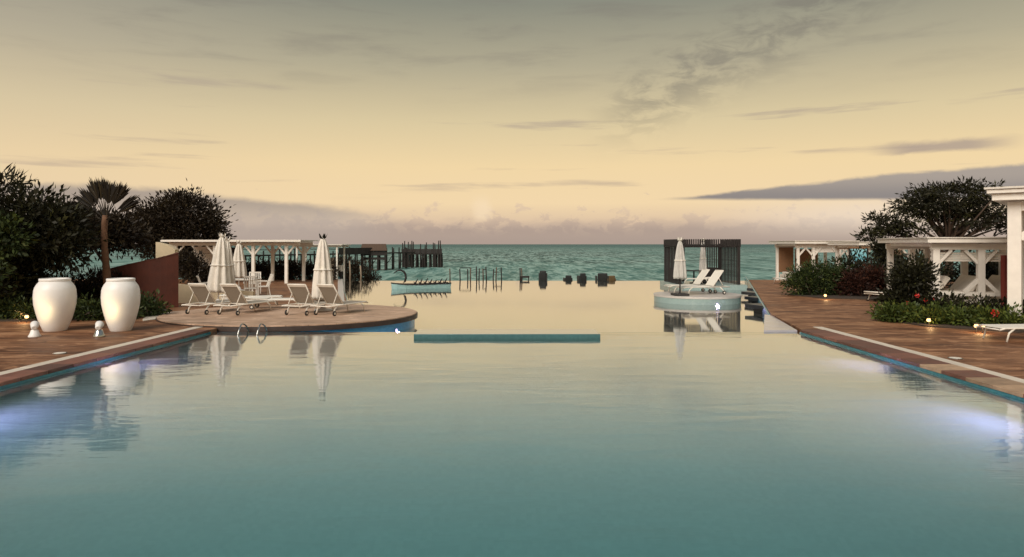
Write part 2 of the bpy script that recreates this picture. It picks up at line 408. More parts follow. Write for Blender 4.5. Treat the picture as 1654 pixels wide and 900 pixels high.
def tag(o, label, cat, group=None, kind=None):
    if label: o['label'] = label
    if cat: o['category'] = cat
    if group: o['group'] = group
    if kind: o['kind'] = kind
    return o
def thing(name, label, cat, loc=(0, 0, 0), rz=0., group=None):
    o = bpy.data.objects.new(name, None); o.empty_display_size = .2; COL.objects.link(o)
    o.location = loc; o.rotation_euler = (0, 0, rz)
    return tag(o, label, cat, group)
def struct(o, kind='structure'):
    o['kind'] = kind; return o
def copy_tree(o, parent=None):
    c = o.copy(); COL.objects.link(c)
    if parent is not None: c.parent = parent
    for ch in list(o.children): copy_tree(ch, c)
    return c
def place(proto, loc, rz, label, scale=None):
    c = proto if not proto.get('_used') else copy_tree(proto)
    proto['_used'] = 1
    if '_used' in c and c is not proto: del c['_used']
    c.location = loc; c.rotation_euler = (0, 0, rz); c['label'] = label
    if scale: c.scale = scale
    return c
def G(px, py, z=0.):
    """point of the plane at height z that this picture position shows"""
    D = FPX * (CAMH - z) / (py - VY)
    return ((px - VX) * D / FPX, D)
ORD = ['first', 'second', 'third', 'fourth', 'fifth', 'sixth', 'seventh', 'eighth', 'ninth', 'tenth', 'eleventh', 'twelfth']

# ------------------------------------------------------------------ the setting
SEA_Z, NW, FW = -2.5, -.085, -.33
SPILL = 17.5
struct(MB().add([(-16000, 30, SEA_Z), (16000, 30, SEA_Z), (16000, 20000, SEA_Z), (-16000, 20000, SEA_Z)], [(0, 1, 2, 3)]).build('sea', M_SEA))
# sandy shore below the decks
struct(MB().prism([(-90, 43.2), (90, 43.2), (70, 56), (40, 59), (-10, 57.5), (-38, 60), (-90, 58)], SEA_Z - .6, -.95).build('shore', M_SAND))

def xl(y): return -7.57 - .0645 * (17 - y)          # the left side runs slightly askew
LD = [(-95, -10), (xl(-10) - .03, -10), (xl(17.9) - .03, 17.9), (-8.6, 19), (-6.6, 23.6), (-6.1, 26.4), (-10.4, 43), (-95, 43)]
deckL = struct(MB().prism(LD, -2.4, 0.).build('deck_left', M_DECK))
RD = [(95, -10), (7.6, -10), (7.6, 17.3), (8.45, 21.7), (15.1, 42.2), (95, 42.2)]
deckR = struct(MB().prism(RD, -2.4, 0.).build('deck_right', M_DECK))
deckN = struct(MB().prism([(xl(-10) - .03, -10), (7.6, -10), (7.6, 2.4), (xl(2.4) - .03, 2.4)], -2.4, -.002).build('deck_near', M_DECK))

# near pool basin: floor and lining walls just inside the decks
nb = MB()
def depth_at(y):
    u = min(max((12. - y) / 9., 0), 1)
    return -.48 - .012 * (SPILL - y) - 3.1 * u * u * (3 - 2 * u)
prof_ = [(2.42 + (SPILL - 2.42) * i / 40, depth_at(2.42 + (SPILL - 2.42) * i / 40)) for i in range(41)]
nb.add([(x, y, z) for y, z in prof_ for x in (xl(y) - .028, 7.595)], [(2 * i, 2 * i + 1, 2 * i + 3, 2 * i + 2) for i in range(40)])
struct(nb.build('pool_floor', M_FLOOR, smooth=True))
wb = MB()
wb.prism([(xl(2.42) - .02, 2.46), (xl(2.42) + .012, 2.46), (xl(SPILL) + .012, SPILL - .01), (xl(SPILL) - .02, SPILL - .01)], -.2, -.045)
wb.box((7.573, (2.42 + SPILL) / 2, -.122), (.03, SPILL - 2.5, .155))
struct(wb.build('waterline_tile', M_TILE))
wl = MB()
wl.prism([(xl(2.42) - .025, 2.42), (xl(2.42) + .005, 2.42), (xl(SPILL) + .005, SPILL), (xl(SPILL) - .025, SPILL)], -4.25, -.05)
wl.box((7.58, (2.42 + SPILL) / 2, -2.15), (.03, SPILL - 2.42, 4.2))
wl.box((-.47, 2.43, -2.15), (16.0, .03, 4.2))
struct(wl.build('pool_wall', M_FLOOR))
# spill wall between the two pools
struct(MB().box((0, SPILL + .12, -.815), (15.1, .23, 1.44)).build('spill_wall', M_TILE))
# water bodies reach a little into the lining and under the floor so that only their top is seen
struct(MB().prism([(xl(2.44) - .01, 2.44), (7.572, 2.44), (7.572, SPILL + .245), (xl(SPILL + .245) - .01, SPILL + .245)], -4.3, NW).build('pool_water', M_WATER))
# far pool
FP = [(-9.2, 17.75), (8.35, 17.75), (8.5, 21.75), (15.12, 42.2), (16.6, 47), (-11.45, 47), (-10.4, 43), (-6.1, 26.4), (-6.6, 23.6), (-9.2, 20)]
struct(MB().prism(FP, -1.2, -.80).build('far_pool_floor', M_FLOOR2))
def inset_wall(a, b, th=.06, z0=-1.3, z1=-.03):
    a, b = Vector((*a, 0)), Vector((*b, 0)); c = (a + b) / 2; d = b - a
    return MB().box((c.x, c.y, (z0 + z1) / 2), (d.length, th, z1 - z0), math.atan2(d.y, d.x))
for a, b in (((-6.08, 26.4), (-10.36, 43)), ((-10.36, 43.1), (-11.4, 46.98)), ((15.06, 42.2), (8.42, 21.75)), ((15.1, 42.35), (16.55, 46.98))):
    struct(inset_wall(a, b).build('far_pool_wall', M_TILE))
struct(MB().box((2.57, 47.1, -1.4), (28.2, .2, 2.13)).build('far_pool_edge', M_TILE))
struct(MB().prism(FP[:4] + [(16.62, 47.21), (-11.47, 47.21)] + FP[6:], -1.1, FW).build('far_pool_water', M_WATER2))
# pale coping of the far pool's left side
cp = MB()
cp.prism([(-6.1, 25.), (-5.85, 25.), (-10.2, 43.), (-10.5, 43.)], -.06, .012)
struct(cp.build('far_pool_coping', M_BLUSH))
# lilac stone apron in the right corner between the pools
struct(MB().prism([(6.75, 17.78), (7.62, 17.78), (8.46, 21.72), (8.28, 21.75)], -.5, -.04).build('stone_apron', M_LILAC))

# coping stones and the pale drain strip along both long sides
rnd = random.Random(3)
def edging(sgn, deck):
    y = 2.5; L = .62
    cw = .60 if sgn > 0 else .48
    b = MB().box((0, 0, 0), (cw, L - .012, .062)); bo = None
    i = 0
    while y < 16.9:
        if bo is None:
            bo = b.build('coping_stone', M_COPE, deck, bevel=.008); o = bo
        else:
            o = bo.copy(); COL.objects.link(o)
        xe = 7.55 if sgn > 0 else -xl(y + L / 2) - .03
        if sgn < 0: o.rotation_euler[2] = -math.atan(.0645)
        o.material_slots[0].link = 'OBJECT'
        o.material_slots[0].material = M_COPE2 if rnd.random() < (.25 if sgn > 0 else .06) else M_COPE
        o.location = (sgn * (xe + cw / 2 - .01), y + L / 2, -.008 + rnd.uniform(-.002, .003)); y += L; i += 1
    y = 2.5; so = None
    while y < 16.95:
        if so is None:
            so = MB().box((0, 0, 0), (.24, 1.19, .05)).build('drain_slab', M_STRIP, deck, bevel=.006); o = so
        else:
            o = so.copy(); COL.objects.link(o)
        if sgn < 0: o.rotation_euler[2] = -math.atan(.0645)
        o.location = (8.29 if sgn > 0 else xl(y + .6) - .60, y + .6, -.012 + rnd.uniform(-.001, .002)); y += 1.2
edging(-1, deckL); edging(1, deckR)

# low wet ledge at the spill edge
t = tag(MB().box((.06, 16.98, -.30), (4.52, .9, .64)).build('stone_ledge', tile_mat('ledge_mosaic', (.030, .092, .10), (.05, .135, .14)), bevel=.01), 'long low teal tiled ledge lying in the water at the spill edge', 'ledge')
MB().box((.06, 16.98, .026), (4.50, .88, .008)).build('wet_sheen_top', mat('wet_sheen_stone', (.42, .40, .33), .12, .06, 3., .03), t)  # sky sheen of the wet tile put into a pale top colour

# round terrace on the left
TX, TY, TA, TB = -6.6, 21.2, 3.85, 3.3
ter = thing('round_terrace', None, None, (TX, TY, 0)); struct(ter)
def ell(a, b, n=96): return [(a * math.cos(2 * math.pi * k / n), b * math.sin(2 * math.pi * k / n)) for k in range(n)]
MB().prism(ell(TA, TB), -.02, .06).build('terrace_floor', M_TERR, ter)
MB().prism(ell(TA + .03, TB + .03), -.1, .035).build('terrace_rim', M_RIM, ter)
MB().prism(ell(TA - .06, TB - .06), -1.45, -.10).build('terrace_wall', M_TILEB, ter)
MB().prism([(p[0] - .25, p[1] - .05) for p in ell(TA + .12, TB + .12)[40:57]] + [(-3.2, 0)], .001, .02).build('step', M_STRIP, ter)
# round bathing platform on the right
RX, RY, RR = 8.5, 30.2, 1.87
rp = thing('round_platform', None, None, (RX, RY, 0)); struct(rp)
MB().prism(ell(RR, RR), -.09, 0.).build('platform_top', M_BLUSH, rp)
MB().prism(ell(RR - .02, RR - .02), -1.45, -.091).build('platform_wall', M_WALLT, rp)
gz = thing('gazebo_terrace', None, None, (11.4, 37.6, 0)); struct(gz)
MB().prism([(-1.8, .1), (2.0, .1), (2.6, 4.6), (-1.8, 4.6)], -1.45, -.06).build('terrace_slab', M_WALLT, gz)
# garden beds
struct(MB().prism([(-40, 19.0), (-17, 19.0), (-12.6, 19.6), (-10.75, 20.6), (-10.9, 22.4), (-12.2, 23.6), (-16, 32), (-40, 40)], .0, .04).build('garden_bed_left', M_SOIL))
struct(MB().prism([(10.95, 19.8), (11.2, 18.2), (12.7, 16.9), (15.4, 17.6), (19, 26), (20, 30), (14.6, 31.5), (12.2, 29.4), (12.9, 27.6), (15, 26.6), (13., 21.3)], .0, .04).build('garden_bed_right', M_SOIL))

# ------------------------------------------------------------------ foliage
def leaves(name, lobes, nclump, per, ll, lw, cr, seed, m, parent=None, inner=.45, droop=0., flat=1., zmin=.03, top_bias=0., fold=.25):
    r = np.random.default_rng(seed)
    L = np.array(lobes, float)                          # x y z rx ry rz
    wgt = (L[:, 3] * L[:, 4] * L[:, 5]) ** (2 / 3.); wgt /= wgt.sum()
    k = r.choice(len(L), nclump, p=wgt)
    d = r.normal(size=(nclump, 3)); d /= np.linalg.norm(d, axis=1)[:, None]
    if top_bias: d[:, 2] = np.where((d[:, 2] < 0) & (r.random(nclump) < top_bias), -d[:, 2], d[:, 2])
    rad = inner + (1 - inner) * r.random(nclump) ** .6
    cc = L[k, :3] + d * rad[:, None] * L[k, 3:]
    ct = r.random(nclump)
    n = nclump * per
    idx = np.repeat(np.arange(nclump), per)
    csz = cr * r.uniform(.6, 1.5, nclump)
    off = r.normal(size=(n, 3)) * csz[idx][:, None] * np.array([1, 1, flat])
    p = cc[idx] + off
    p[:, 2] = np.maximum(p[:, 2], zmin + r.random(n) * .15)
    out = off / (np.linalg.norm(off, axis=1)[:, None] + 1e-6) + d[idx] * .7 + r.normal(size=(n, 3)) * .55
    out[:, 2] += .25 - droop
    out /= np.linalg.norm(out, axis=1)[:, None]
    ax = r.normal(size=(n, 3)); sd = np.cross(out, ax); sd /= np.linalg.norm(sd, axis=1)[:, None] + 1e-9
    nr = np.cross(out, sd)
    ln = ll * r.uniform(.6, 1.3, n)[:, None]; wd = lw * r.uniform(.6, 1.3, n)[:, None]
    v = np.empty((n, 4, 3))
    v[:, 0] = p; v[:, 1] = p + out * ln * .5 + sd * wd * .5 + nr * wd * fold
    v[:, 2] = p + out * ln; v[:, 3] = p + out * ln * .5 - sd * wd * .5 + nr * wd * fold
    me = bpy.data.meshes.new(name)
    me.vertices.add(n * 4); me.vertices.foreach_set('co', v.reshape(-1).astype(np.float32))
    me.loops.add(n * 4); me.loops.foreach_set('vertex_index', np.arange(n * 4, dtype=np.int32))
    me.polygons.add(n); me.polygons.foreach_set('loop_start', np.arange(0, n * 4, 4, dtype=np.int32))
    me.update(calc_edges=True)
    at = me.attributes.new('tint', 'FLOAT', 'FACE')
    tv = np.clip(.55 * ct[idx] ** 1.6 + .45 * r.random(n) ** 1.8, 0, 1)
    at.data.foreach_set('value', tv.astype(np.float32))
    me.materials.append(m)
    o = bpy.data.objects.new(name, me); COL.objects.link(o)
    if parent is not None: o.parent = parent
    o['kind'] = 'stuff'
    return o, cc

def limbs(root, cc, base_r, h, n, seed, m=M_BARK, lean=(0, 0), name='trunk', fork=.55):
    r = random.Random(seed); b = MB()
    top = Vector((lean[0], lean[1], h))
    pts = [Vector((0, 0, -.05)).lerp(top, i / 5) + Vector((r.uniform(-.05, .05), r.uniform(-.05, .05), 0)) * (i > 0) for i in range(6)]
    b.tube(pts, [base_r * (1.25 - .12 * i) for i in range(6)], 8)
    sel = [cc[i] for i in r.sample(range(len(cc)), min(n, len(cc)))]
    for c in sel:
        c = Vector(c); s = pts[r.choice([3, 4, 5])] if c.z > h * fork else pts[2]
        mid = s.lerp(c, .5) + Vector((r.uniform(-.2, .2), r.uniform(-.2, .2), r.uniform(.0, .3)))
        b.tube([s, s.lerp(mid, .6), mid, c], [base_r * .5, base_r * .38, base_r * .26, base_r * .1], 5)
    return b.build(name, m, root, smooth=True)

def shrub(name, label, cat, loc, lobes, nclump, per, ll, lw, cr, seed, m, stems=6, group=None, part='foliage', **kw):
    root = thing(name, label, cat, loc, 0, group)
    o, cc = leaves(part, lobes, nclump, per, ll, lw, cr, seed, m, root, **kw)
    r = random.Random(seed)
    for i in range(stems):
        b = MB(); c = Vector(cc[r.randrange(len(cc))])
        s = Vector((c.x * .6, c.y * .6, -.02))
        b.tube([s, s.lerp(c, .5) + Vector((r.uniform(-.06, .06), r.uniform(-.06, .06), 0)), c], [.025, .018, .008], 5)
        b.build('stem', M_BARK, root, smooth=True)
    return root

# left: dense dark trees and hedges
t = thing('broadleaf_tree', 'dense dark broadleaf tree filling the left edge, with lighter green leaves low down', 'tree', (-15.4, 20.8, 0), group='trees behind the vases')
o, cc = leaves('crown', [(-.8, 0, 2.4, 1.9, 1.7, 1.75), (.8, .2, 2.6, 1.5, 1.4, 1.15), (-.2, -.3, 1.1, 1.6, 1.3, 1.1), (1.6, .4, 2.35, .9, 1.0, .85)], 620, 26, .22, .085, .17, 11, M_LEAFD, t)
leaves('sunlit_foliage', [(.35, -1.35, 1.75, .85, .35, .7), (-.6, -1.4, 2.4, .7, .3, .4), (1.0, -1.1, 2.4, .5, .3, .5)], 110, 18, .2, .1, .14, 12, M_LEAFG, t)  # lit leaves, their light put in as a lighter leaf green
leaves('top_shoots', [(-.3, 0, 4.05, 1.2, .8, .25)], 26, 9, .42, .05, .06, 13, M_LEAFD, t)
limbs(t, cc, .13, 1.7, 16, 11)
t = thing('broadleaf_tree', 'dark rounded tree between the left edge trees and the fan palm', 'tree', (-15.2, 26.0, 0), group='trees behind the vases')
o, cc = leaves('crown', [(-.2, 0, 2.72, 1.1, 1.4, .5), (.5, 0, 2.55, .75, 1.2, .38), (-1.4, .2, 2.85, 1.2, 1.3, .65)], 330, 24, .22, .09, .17, 21, M_LEAFB, t)
limbs(t, cc, .10, 2.3, 9, 21)
t = thing('broadleaf_tree', 'dark domed tree rising behind the red curved wall', 'tree', (-21.6, 45.5, 0), group='trees behind the vases')
o, cc = leaves('crown', [(.1, 0, 3.3, 2.6, 2.2, 2.3), (-1.5, .1, 3.0, 2.1, 1.9, 1.6), (1.3, 0, 2.5, 1.7, 1.6, 1.6), (0.3, 0, 5.0, .8, .7, .4)], 900, 24, .28, .10, .25, 31, M_LEAFB, t)
limbs(t, cc, .16, 2.4, 16, 31)

def palm():
    t = thing('fan_palm', 'fan palm with an upright tuft and two side fronds among the dark trees', 'palm', (-12.85, 22.0, 0))
    b = MB(); n = 12
    b.tube([(.05 * math.sin(i * .5), 0, -.02 + 3.15 * i / n) for i in range(n + 1)], [.13 - .004 * i + (.012 if i % 2 else 0) for i in range(n + 1)], 10)
    b.build('trunk', M_PALMBARK, t, smooth=True)
    r = random.Random(8)
    def frond(az, el, plen, blen, nb, spread, seed):
        b = []
        d = Vector((math.sin(az) * math.cos(el), math.cos(az) * math.cos(el) * .6, math.sin(el))).normalized()
        base = Vector((0, 0, 3.0 + r.uniform(-.12, .1))); hub = base + d * plen
        side = d.cross(Vector((0, 1, .2))).normalized()
        verts = []; faces = []; tint = []
        mb = MB().tube([base, base.lerp(hub, .6), hub], [.022, .017, .012], 5)
        for k in range(nb):
            a = (k / (nb - 1) - .5) * 2 * spread
            bd = (d * math.cos(a) + side * math.sin(a)).normalized()
            nrm = bd.cross(d.cross(side)).normalized()
            L = blen * (1 - .25 * abs(a) / max(spread, .1)) * r.uniform(.88, 1.08)
            tip = hub + bd * L + Vector((0, r.uniform(-.08, .08), -.06 * L * (1 - d.z)))
            midp = hub + bd * L * .5
            mb.add([hub, midp + nrm * .045, tip, midp - nrm * .045], [(0, 1, 2, 3)])
        o = mb.build('frond', M_PALM, t)
        at = o.data.attributes.new('tint', 'FLOAT', 'FACE')
        at.data.foreach_set('value', [r.random() ** 2 for _ in o.data.polygons])
    for k in range(11):
        u = k / 10 - .5
        frond((1.5 if u > 0 else -1.5) + r.uniform(-.35, .35), 1.57 - abs(u) * 1.25, .52 + r.uniform(-.04, .08), .78, 19, .34, k)
    for az, el in ((-1.5, .70), (-1.58, .62), (-1.7, .66), (1.5, .58), (1.6, .66), (1.7, .60)):
        frond(az, el - .05, .42, .95, 12, .12, 60)
    for az, el in ((2.4, .1), (-2.3, -.1), (-1.55, -.3)): frond(az, el, .3, .5, 12, .4, 70)
palm()

t = shrub('clipped_hedge', 'tall dark hedge standing behind the two white vases', 'hedge', (-14.3, 22.9, 0),
      [(x, .12 * math.sin(x), .54, .6, .5, .58) for x in (-4.4, -3.4, -2.4, -1.5, -.6, .3, 1.15)], 620, 20, .16, .06, .13, 41, M_LEAFB, 10, inner=.2)
leaves('spiky_shoots', [(-.6, 0, 1.1, .5, .2, .12), (.6, 0, 1.12, .5, .2, .1), (-1.9, 0, 1.1, .4, .2, .1)], 20, 9, .38, .04, .05, 42, M_LEAFB, t)
for i, (x, y, s, lab) in enumerate([(-14.6, 19.9, 1.1, 'low green border plants left of the white vases'), (-12.1, 19.85, 1., 'low green border plants between the two white vases'), (-10.95, 20.9, .45, 'small green plant clump right of the white vases')]):
    shrub('border_plant', lab, 'plant', (x, y, 0), [(-.7 * s, 0, .24, .6 * s, .35, .26), (.1 * s, -.05, .28, .6 * s, .35, .3), (.8 * s, 0, .22, .5 * s, .35, .24)], int(150 * s), 14, .15, .06, .1, 50 + i, M_LEAFG, 5, group='border plants behind the vases', inner=.2)

# right: shrubs, hedges, tree
shrub('leafy_shrub', 'dense dark green shrub in front of the far white cabana', 'shrub', (13.45, 29.3, 0),
      [(-.75, 0, .5, .6, .6, .5), (0, 0, .72, .8, .7, .66), (.8, .1, .6, .6, .6, .6)], 330, 20, .17, .055, .13, 61, M_LEAFG, 8, inner=.25)
shrub('leafy_shrub', 'reddish brown shrub below the framed seaside print', 'shrub', (15.15, 28.7, 0),
      [(-.5, 0, .5, .6, .5, .5), (.35, 0, .62, .7, .55, .6), (1.0, .1, .5, .5, .5, .5)], 300, 18, .16, .06, .12, 62, M_LEAFR, 8, inner=.25)
shrub('tall_shrub', 'tall thin dark shrub beside the framed seaside print', 'shrub', (17.3, 31.0, 0),
      [(0, 0, 1.5, .34, .4, .75), (.15, 0, .7, .55, .4, .6), (-.2, 0, 2.0, .3, .3, .35)], 170, 18, .18, .07, .13, 63, M_LEAFD, 7, inner=.2)
t = shrub('flowering_shrub', 'upright dark shrub with red flowers at the left end of the low hedge', 'shrub', (12.05, 20.3, 0),
      [(0, 0, 1.0, .62, .55, .62), (-.15, 0, .5, .6, .5, .45), (.2, .1, 1.3, .45, .4, .35)], 300, 18, .14, .065, .11, 64, M_LEAFD, 9, inner=.25)
def flower(parent, x, y, z, s):
    b = MB(); r = random.Random(int(x * 999 + z * 77))
    for k in range(6):
        a = k * 1.05 + r.uniform(-.1, .1); c, sn = math.cos(a), math.sin(a)
        b.add([(0, 0, 0), (s * (.6 * c - .35 * sn), -.25 * s, s * (.6 * sn + .35 * c)), (s * c, -.05 * s, s * sn), (s * (.6 * c + .35 * sn), -.25 * s, s * (.6 * sn - .35 * c))], [(0, 1, 2, 3)])
    b.tube([(0, 0, 0), (0, -.5 * s, .05 * s)], [.12 * s, .06 * s], 5)
    b.build('flower', M_FLOWER, parent, loc=(x, y, z))
for x, y, z, s in ((-.15, -.6, .72, .085), (.12, -.56, .58, .07), (-.38, -.5, .5, .06), (.38, -.55, .62, .05)): flower(t, x, y, z, s)
t = shrub('low_hedge', 'low yellow-green hedge along the right deck with one red flower', 'hedge', (11.95, 18.4, 0),
      [(-1.0 + .42 * i, 1.0 - .36 * i, .2, .34, .38, .24) for i in range(6)], 330, 17, .12, .06, .085, 65, M_LEAFY, 8, inner=.2)
flower(t, .72, -.75, .42, .12)
shrub('low_hedge', 'dark green hedge behind the yellow-green one below the white cabana', 'hedge', (13.3, 19.2, 0),
      [(-1.1 + .55 * i, .75 - .45 * i, .3, .45, .45, .36) for i in range(6)], 360, 17, .14, .06, .1, 66, M_LEAFD, 8, inner=.2)
for i, (x, y, n) in enumerate(((17.5, 30.5, 5), (20.8, 27.0, 5), (24.5, 31.5, 5))):
    shrub('garden_hedge', ['dark garden hedge seen through the left half of the white cabana', 'dark garden hedge seen through the right half of the white cabana', 'dark garden hedge behind the near pavilion at the right edge'][i], 'hedge', (x, y, 0),
      [(-2 + k, .1 * k, .85, .8, .6, .85) for k in range(n)], 330, 17, .2, .08, .17, 70 + i, M_LEAFD, 8, inner=.2, group='hedges behind the white cabana')
t = thing('umbrella_tree', 'broad spreading tree with flat layered crown behind the right cabana', 'tree', (28.6, 44.0, 0))
o, cc = leaves('crown', [(.6, 0, 5.25, 3.2, 2.6, .95), (-1.4, 0, 4.6, 1.9, 2.0, .8), (2.8, 0, 4.35, 2.3, 2.0, .85), (-3.9, 0, 3.55, 1.7, 1.5, .62), (-5.0, 0, 2.75, 1.0, .9, .3), (1.0, 0, 3.7, 2.2, 2.0, .6), (4.4, 0, 3.4, 1.2, 1.2, .6), (-2.6, 0, 3.2, 1.4, 1.2, .5)],
       330, 30, .34, .10, .24, 81, M_LEAFD, t, flat=.38, droop=.35, inner=.35)
limbs(t, cc, .24, 2.6, 34, 81, fork=.4)

# left middle ground plants round the pergola
shrub('leafy_shrub', 'dark bush in front of the left pergola beside the red wall', 'shrub', (-15.4, 34.0, 0), [(0, 0, .85, .55, .5, .85), (.65, 0, .5, .6, .5, .5), (-.5, 0, 1.2, .4, .4, .5)], 220, 16, .18, .07, .14, 91, M_LEAFB, 6, inner=.25)
for i, (x, y, h, lab) in enumerate([(-14.9, 42.3, 1.05, 'dark hedge seen under the left pergola'), (-12.3, 42.3, 1.05, 'dark hedge right of the pergola front posts'), (-18.2, 42.3, 1.2, 'dark hedge at the back of the left pergola')]):
    shrub('garden_hedge', lab, 'hedge', (x, y, 0), [(-1.2 + .8 * k, 0, h * .5, .7, .5, h * .5) for k in range(4)], 260, 16, .2, .07, .15, 95 + i, M_LEAFB, 6, inner=.2, group='hedges behind the left pergola')

# ------------------------------------------------------------------ vases and their lamps
def vase(label, loc, wf):
    t = thing('vase', label, 'vase', loc, 0, 'white vases on the left deck')
    H = 1.34
    prof = [(.275, 0), (.288, .012), (.35, .15), (.412, .30), (.468, .49), (.512, .68), (.526, .87), (.512, 1.04), (.485, 1.12), (.44, 1.19), (.395, 1.24), (.375, 1.268)]
    inner = [(.345, 1.27), (.34, 1.24), (.40, 1.16), (.44, 1.05), (.30, .4), (.05, .3)]
    b = MB().lathe([(r * wf, z) for r, z in prof + inner], 48); b.build('body', M_CERAMIC, t, smooth=True)
    MB().lathe([(r * wf, z) for r, z in [(.36, 1.262), (.382, 1.264), (.39, 1.285), (.39, 1.318), (.378, 1.333), (.35, 1.333), (.345, 1.31), (.345, 1.265)]], 48).build('rim', M_CERAMIC, t, smooth=True)
    return t
vase('wide white ceramic vase farther from the red wall, its left side lit yellow', (-11.42, 17.35, 0), .9)
vase('slimmer white ceramic vase nearer the red curved wall, glowing warm on its left', (-9.75, 17.35, 0), .84)

def uplight(label, loc, tgt, dark):
    t = thing('garden_spotlight', label, 'spotlight', loc, 0, 'spotlights in front of the vases')
    MB().lathe([(.13, 0), (.135, .02), (.10, .08), (.075, .16), (.05, .18)], 20).build('base', M_CERAMIC if not dark else M_STEEL, t, smooth=True)
    MB().beam((0, 0, .14), (0, 0, .23), .03, .03).build('neck', M_RUBBER, t)
    d = (Vector(tgt) - Vector(loc) - Vector((0, 0, .26))).normalized()
    c = Vector((0, 0, .26)); b = MB()
    b.tube([c - d * .11, c - d * .08, c, c + d * .08, c + d * .085], [.045, .07, .08, .095, .088], 16); b.build('head', M_CERAMIC, t, smooth=True)
    MB().tube([c + d * .086, c + d * .09], [.07, .07], 14).build('lens', M_LAMP, t)
    ld = bpy.data.lights.new('vase_spot', 'SPOT'); ld.energy = 22; ld.color = (1., .76, .36); ld.spot_size = math.radians(80); ld.spot_blend = 1.; ld.shadow_soft_size = .05
    lo = bpy.data.objects.new('bulb', ld); COL.objects.link(lo); lo.parent = t; lo.location = c + d * .12
    lo.rotation_euler = (-d).to_track_quat('Z', 'Y').to_euler()
uplight('small white spotlight in front of the wide left vase', (-11.15, 16.2, 0), (-11.75, 17.2, .72), False)
uplight('small white and grey spotlight in front of the slimmer vase', (-9.62, 16.2, 0), (-10.02, 17.2, .72), True)

def path_light(label, loc, power=4.):
    t = thing('path_light', label, 'lamp', loc, 0, 'small warm garden lamps')
    MB().tube([(0, 0, -.02), (0, 0, .13)], [.012, .012], 6).build('stake', M_RUBBER, t)
    MB().lathe([(.012, .12), (.04, .13), (.05, .16), (.035, .20), (.01, .215)], 12).build('bulb', M_LAMP, t, smooth=True)
    MB().lathe([(.06, .205), (.055, .222), (.01, .24)], 12).build('cap', M_RUBBER, t, smooth=True)
    ld = bpy.data.lights.new('lamp_glow', 'POINT'); ld.energy = power; ld.color = (1., .6, .26); ld.shadow_soft_size = .05
    lo = bpy.data.objects.new('glow', ld); COL.objects.link(lo); lo.parent = t; lo.location = (0, -.09, .17)
for (px, py), lab in (((36, 517), 'left lamp of the two tiny garden lamps at the left edge'), ((43, 521), 'right lamp of the two tiny garden lamps at the left edge'),
                      ((157, 509), 'tiny warm garden lamp in the plants between the vases'), ((1333, 484), 'tiny warm lamp at the foot of the dark green shrub'),
                      ((1500, 527), 'tiny warm lamp at the foot of the low hedge near its middle'), ((1577, 537), 'left lamp of the pair at the near end of the low hedge'), ((1587, 538), 'right lamp of the pair at the near end of the low hedge')):
    x, y = G(px, py); path_light(lab, (x, y, 0))
for (px, py), lab in (((97, 571), 'flat round white light set in the left deck'), ((1543, 579), 'flat round white light set in the right deck')):
    x, y = G(px, py); t = thing('deck_light', lab, 'light', (x, y, 0), 0, 'lights set in the decks')
    MB().lathe([(.13, .0), (.13, .008), (.11, .012), (.105, .012)], 24).build('bezel', M_STEEL, t)
    MB().lathe([(.104, .0), (.104, .014), (.05, .018)], 24).build('lens', M_LITE, t)

# ------------------------------------------------------------------ underwater lamps
def pool_light(label, loc, d, power, spot=150, tilt=-.15):
    t = thing('pool_light', label, 'light', loc, 0, 'violet lamps in the pool walls')
    d = Vector(d).normalized()
    MB().tube([(0, 0, 0), d * .03], [.06, .06], 18).build('bezel', M_STEEL, t)
    MB().tube([d * .031, d * .04], [.045, .035], 18).build('lens', M_LAMPV, t)
    ld = bpy.data.lights.new('pool_lamp', 'SPOT'); ld.energy = power; ld.color = (.60, .46, 1.); ld.spot_size = math.radians(spot); ld.spot_blend = 1.; ld.shadow_soft_size = .06
    lo = bpy.data.objects.new('glow', ld); COL.objects.link(lo); lo.parent = t; lo.location = d * .08
    dd = (d + Vector((0, 0, tilt))).normalized(); lo.rotation_euler = (-dd).to_track_quat('Z', 'Y').to_euler()
for sgn, side in ((-1, 'left'), (1, 'right')):
    pool_light(f'violet underwater lamp in the {side} pool wall, nearer the spill edge', (7.56 if sgn > 0 else xl(13.3) + .01, 13.3, -.34), (-sgn, 0, 0), 190)
    pool_light(f'violet underwater lamp in the {side} pool wall, nearer the camera', (7.56 if sgn > 0 else xl(9.4) + .01, 9.4, -.34), (-sgn, 0, 0), 190)
a = math.radians(-62)
pool_light('violet lamp under the right end of the round terrace', (TX + (TA - .06) * math.cos(a) + .0, TY + (TB - .06) * math.sin(a), -.36), (math.cos(a), math.sin(a), 0), 25)
a = math.radians(-25)
pool_light('violet lamp under the far right end of the round terrace', (TX + (TA - .06) * math.cos(a), TY + (TB - .06) * math.sin(a), -.30), (math.cos(a), math.sin(a), 0), 60)
a = math.radians(-80)
pool_light('violet lamp in the front of the round platform', (RX + (RR - .02) * math.cos(a), RY + (RR - .02) * math.sin(a), -.29), (math.cos(a), math.sin(a), 0), 90)

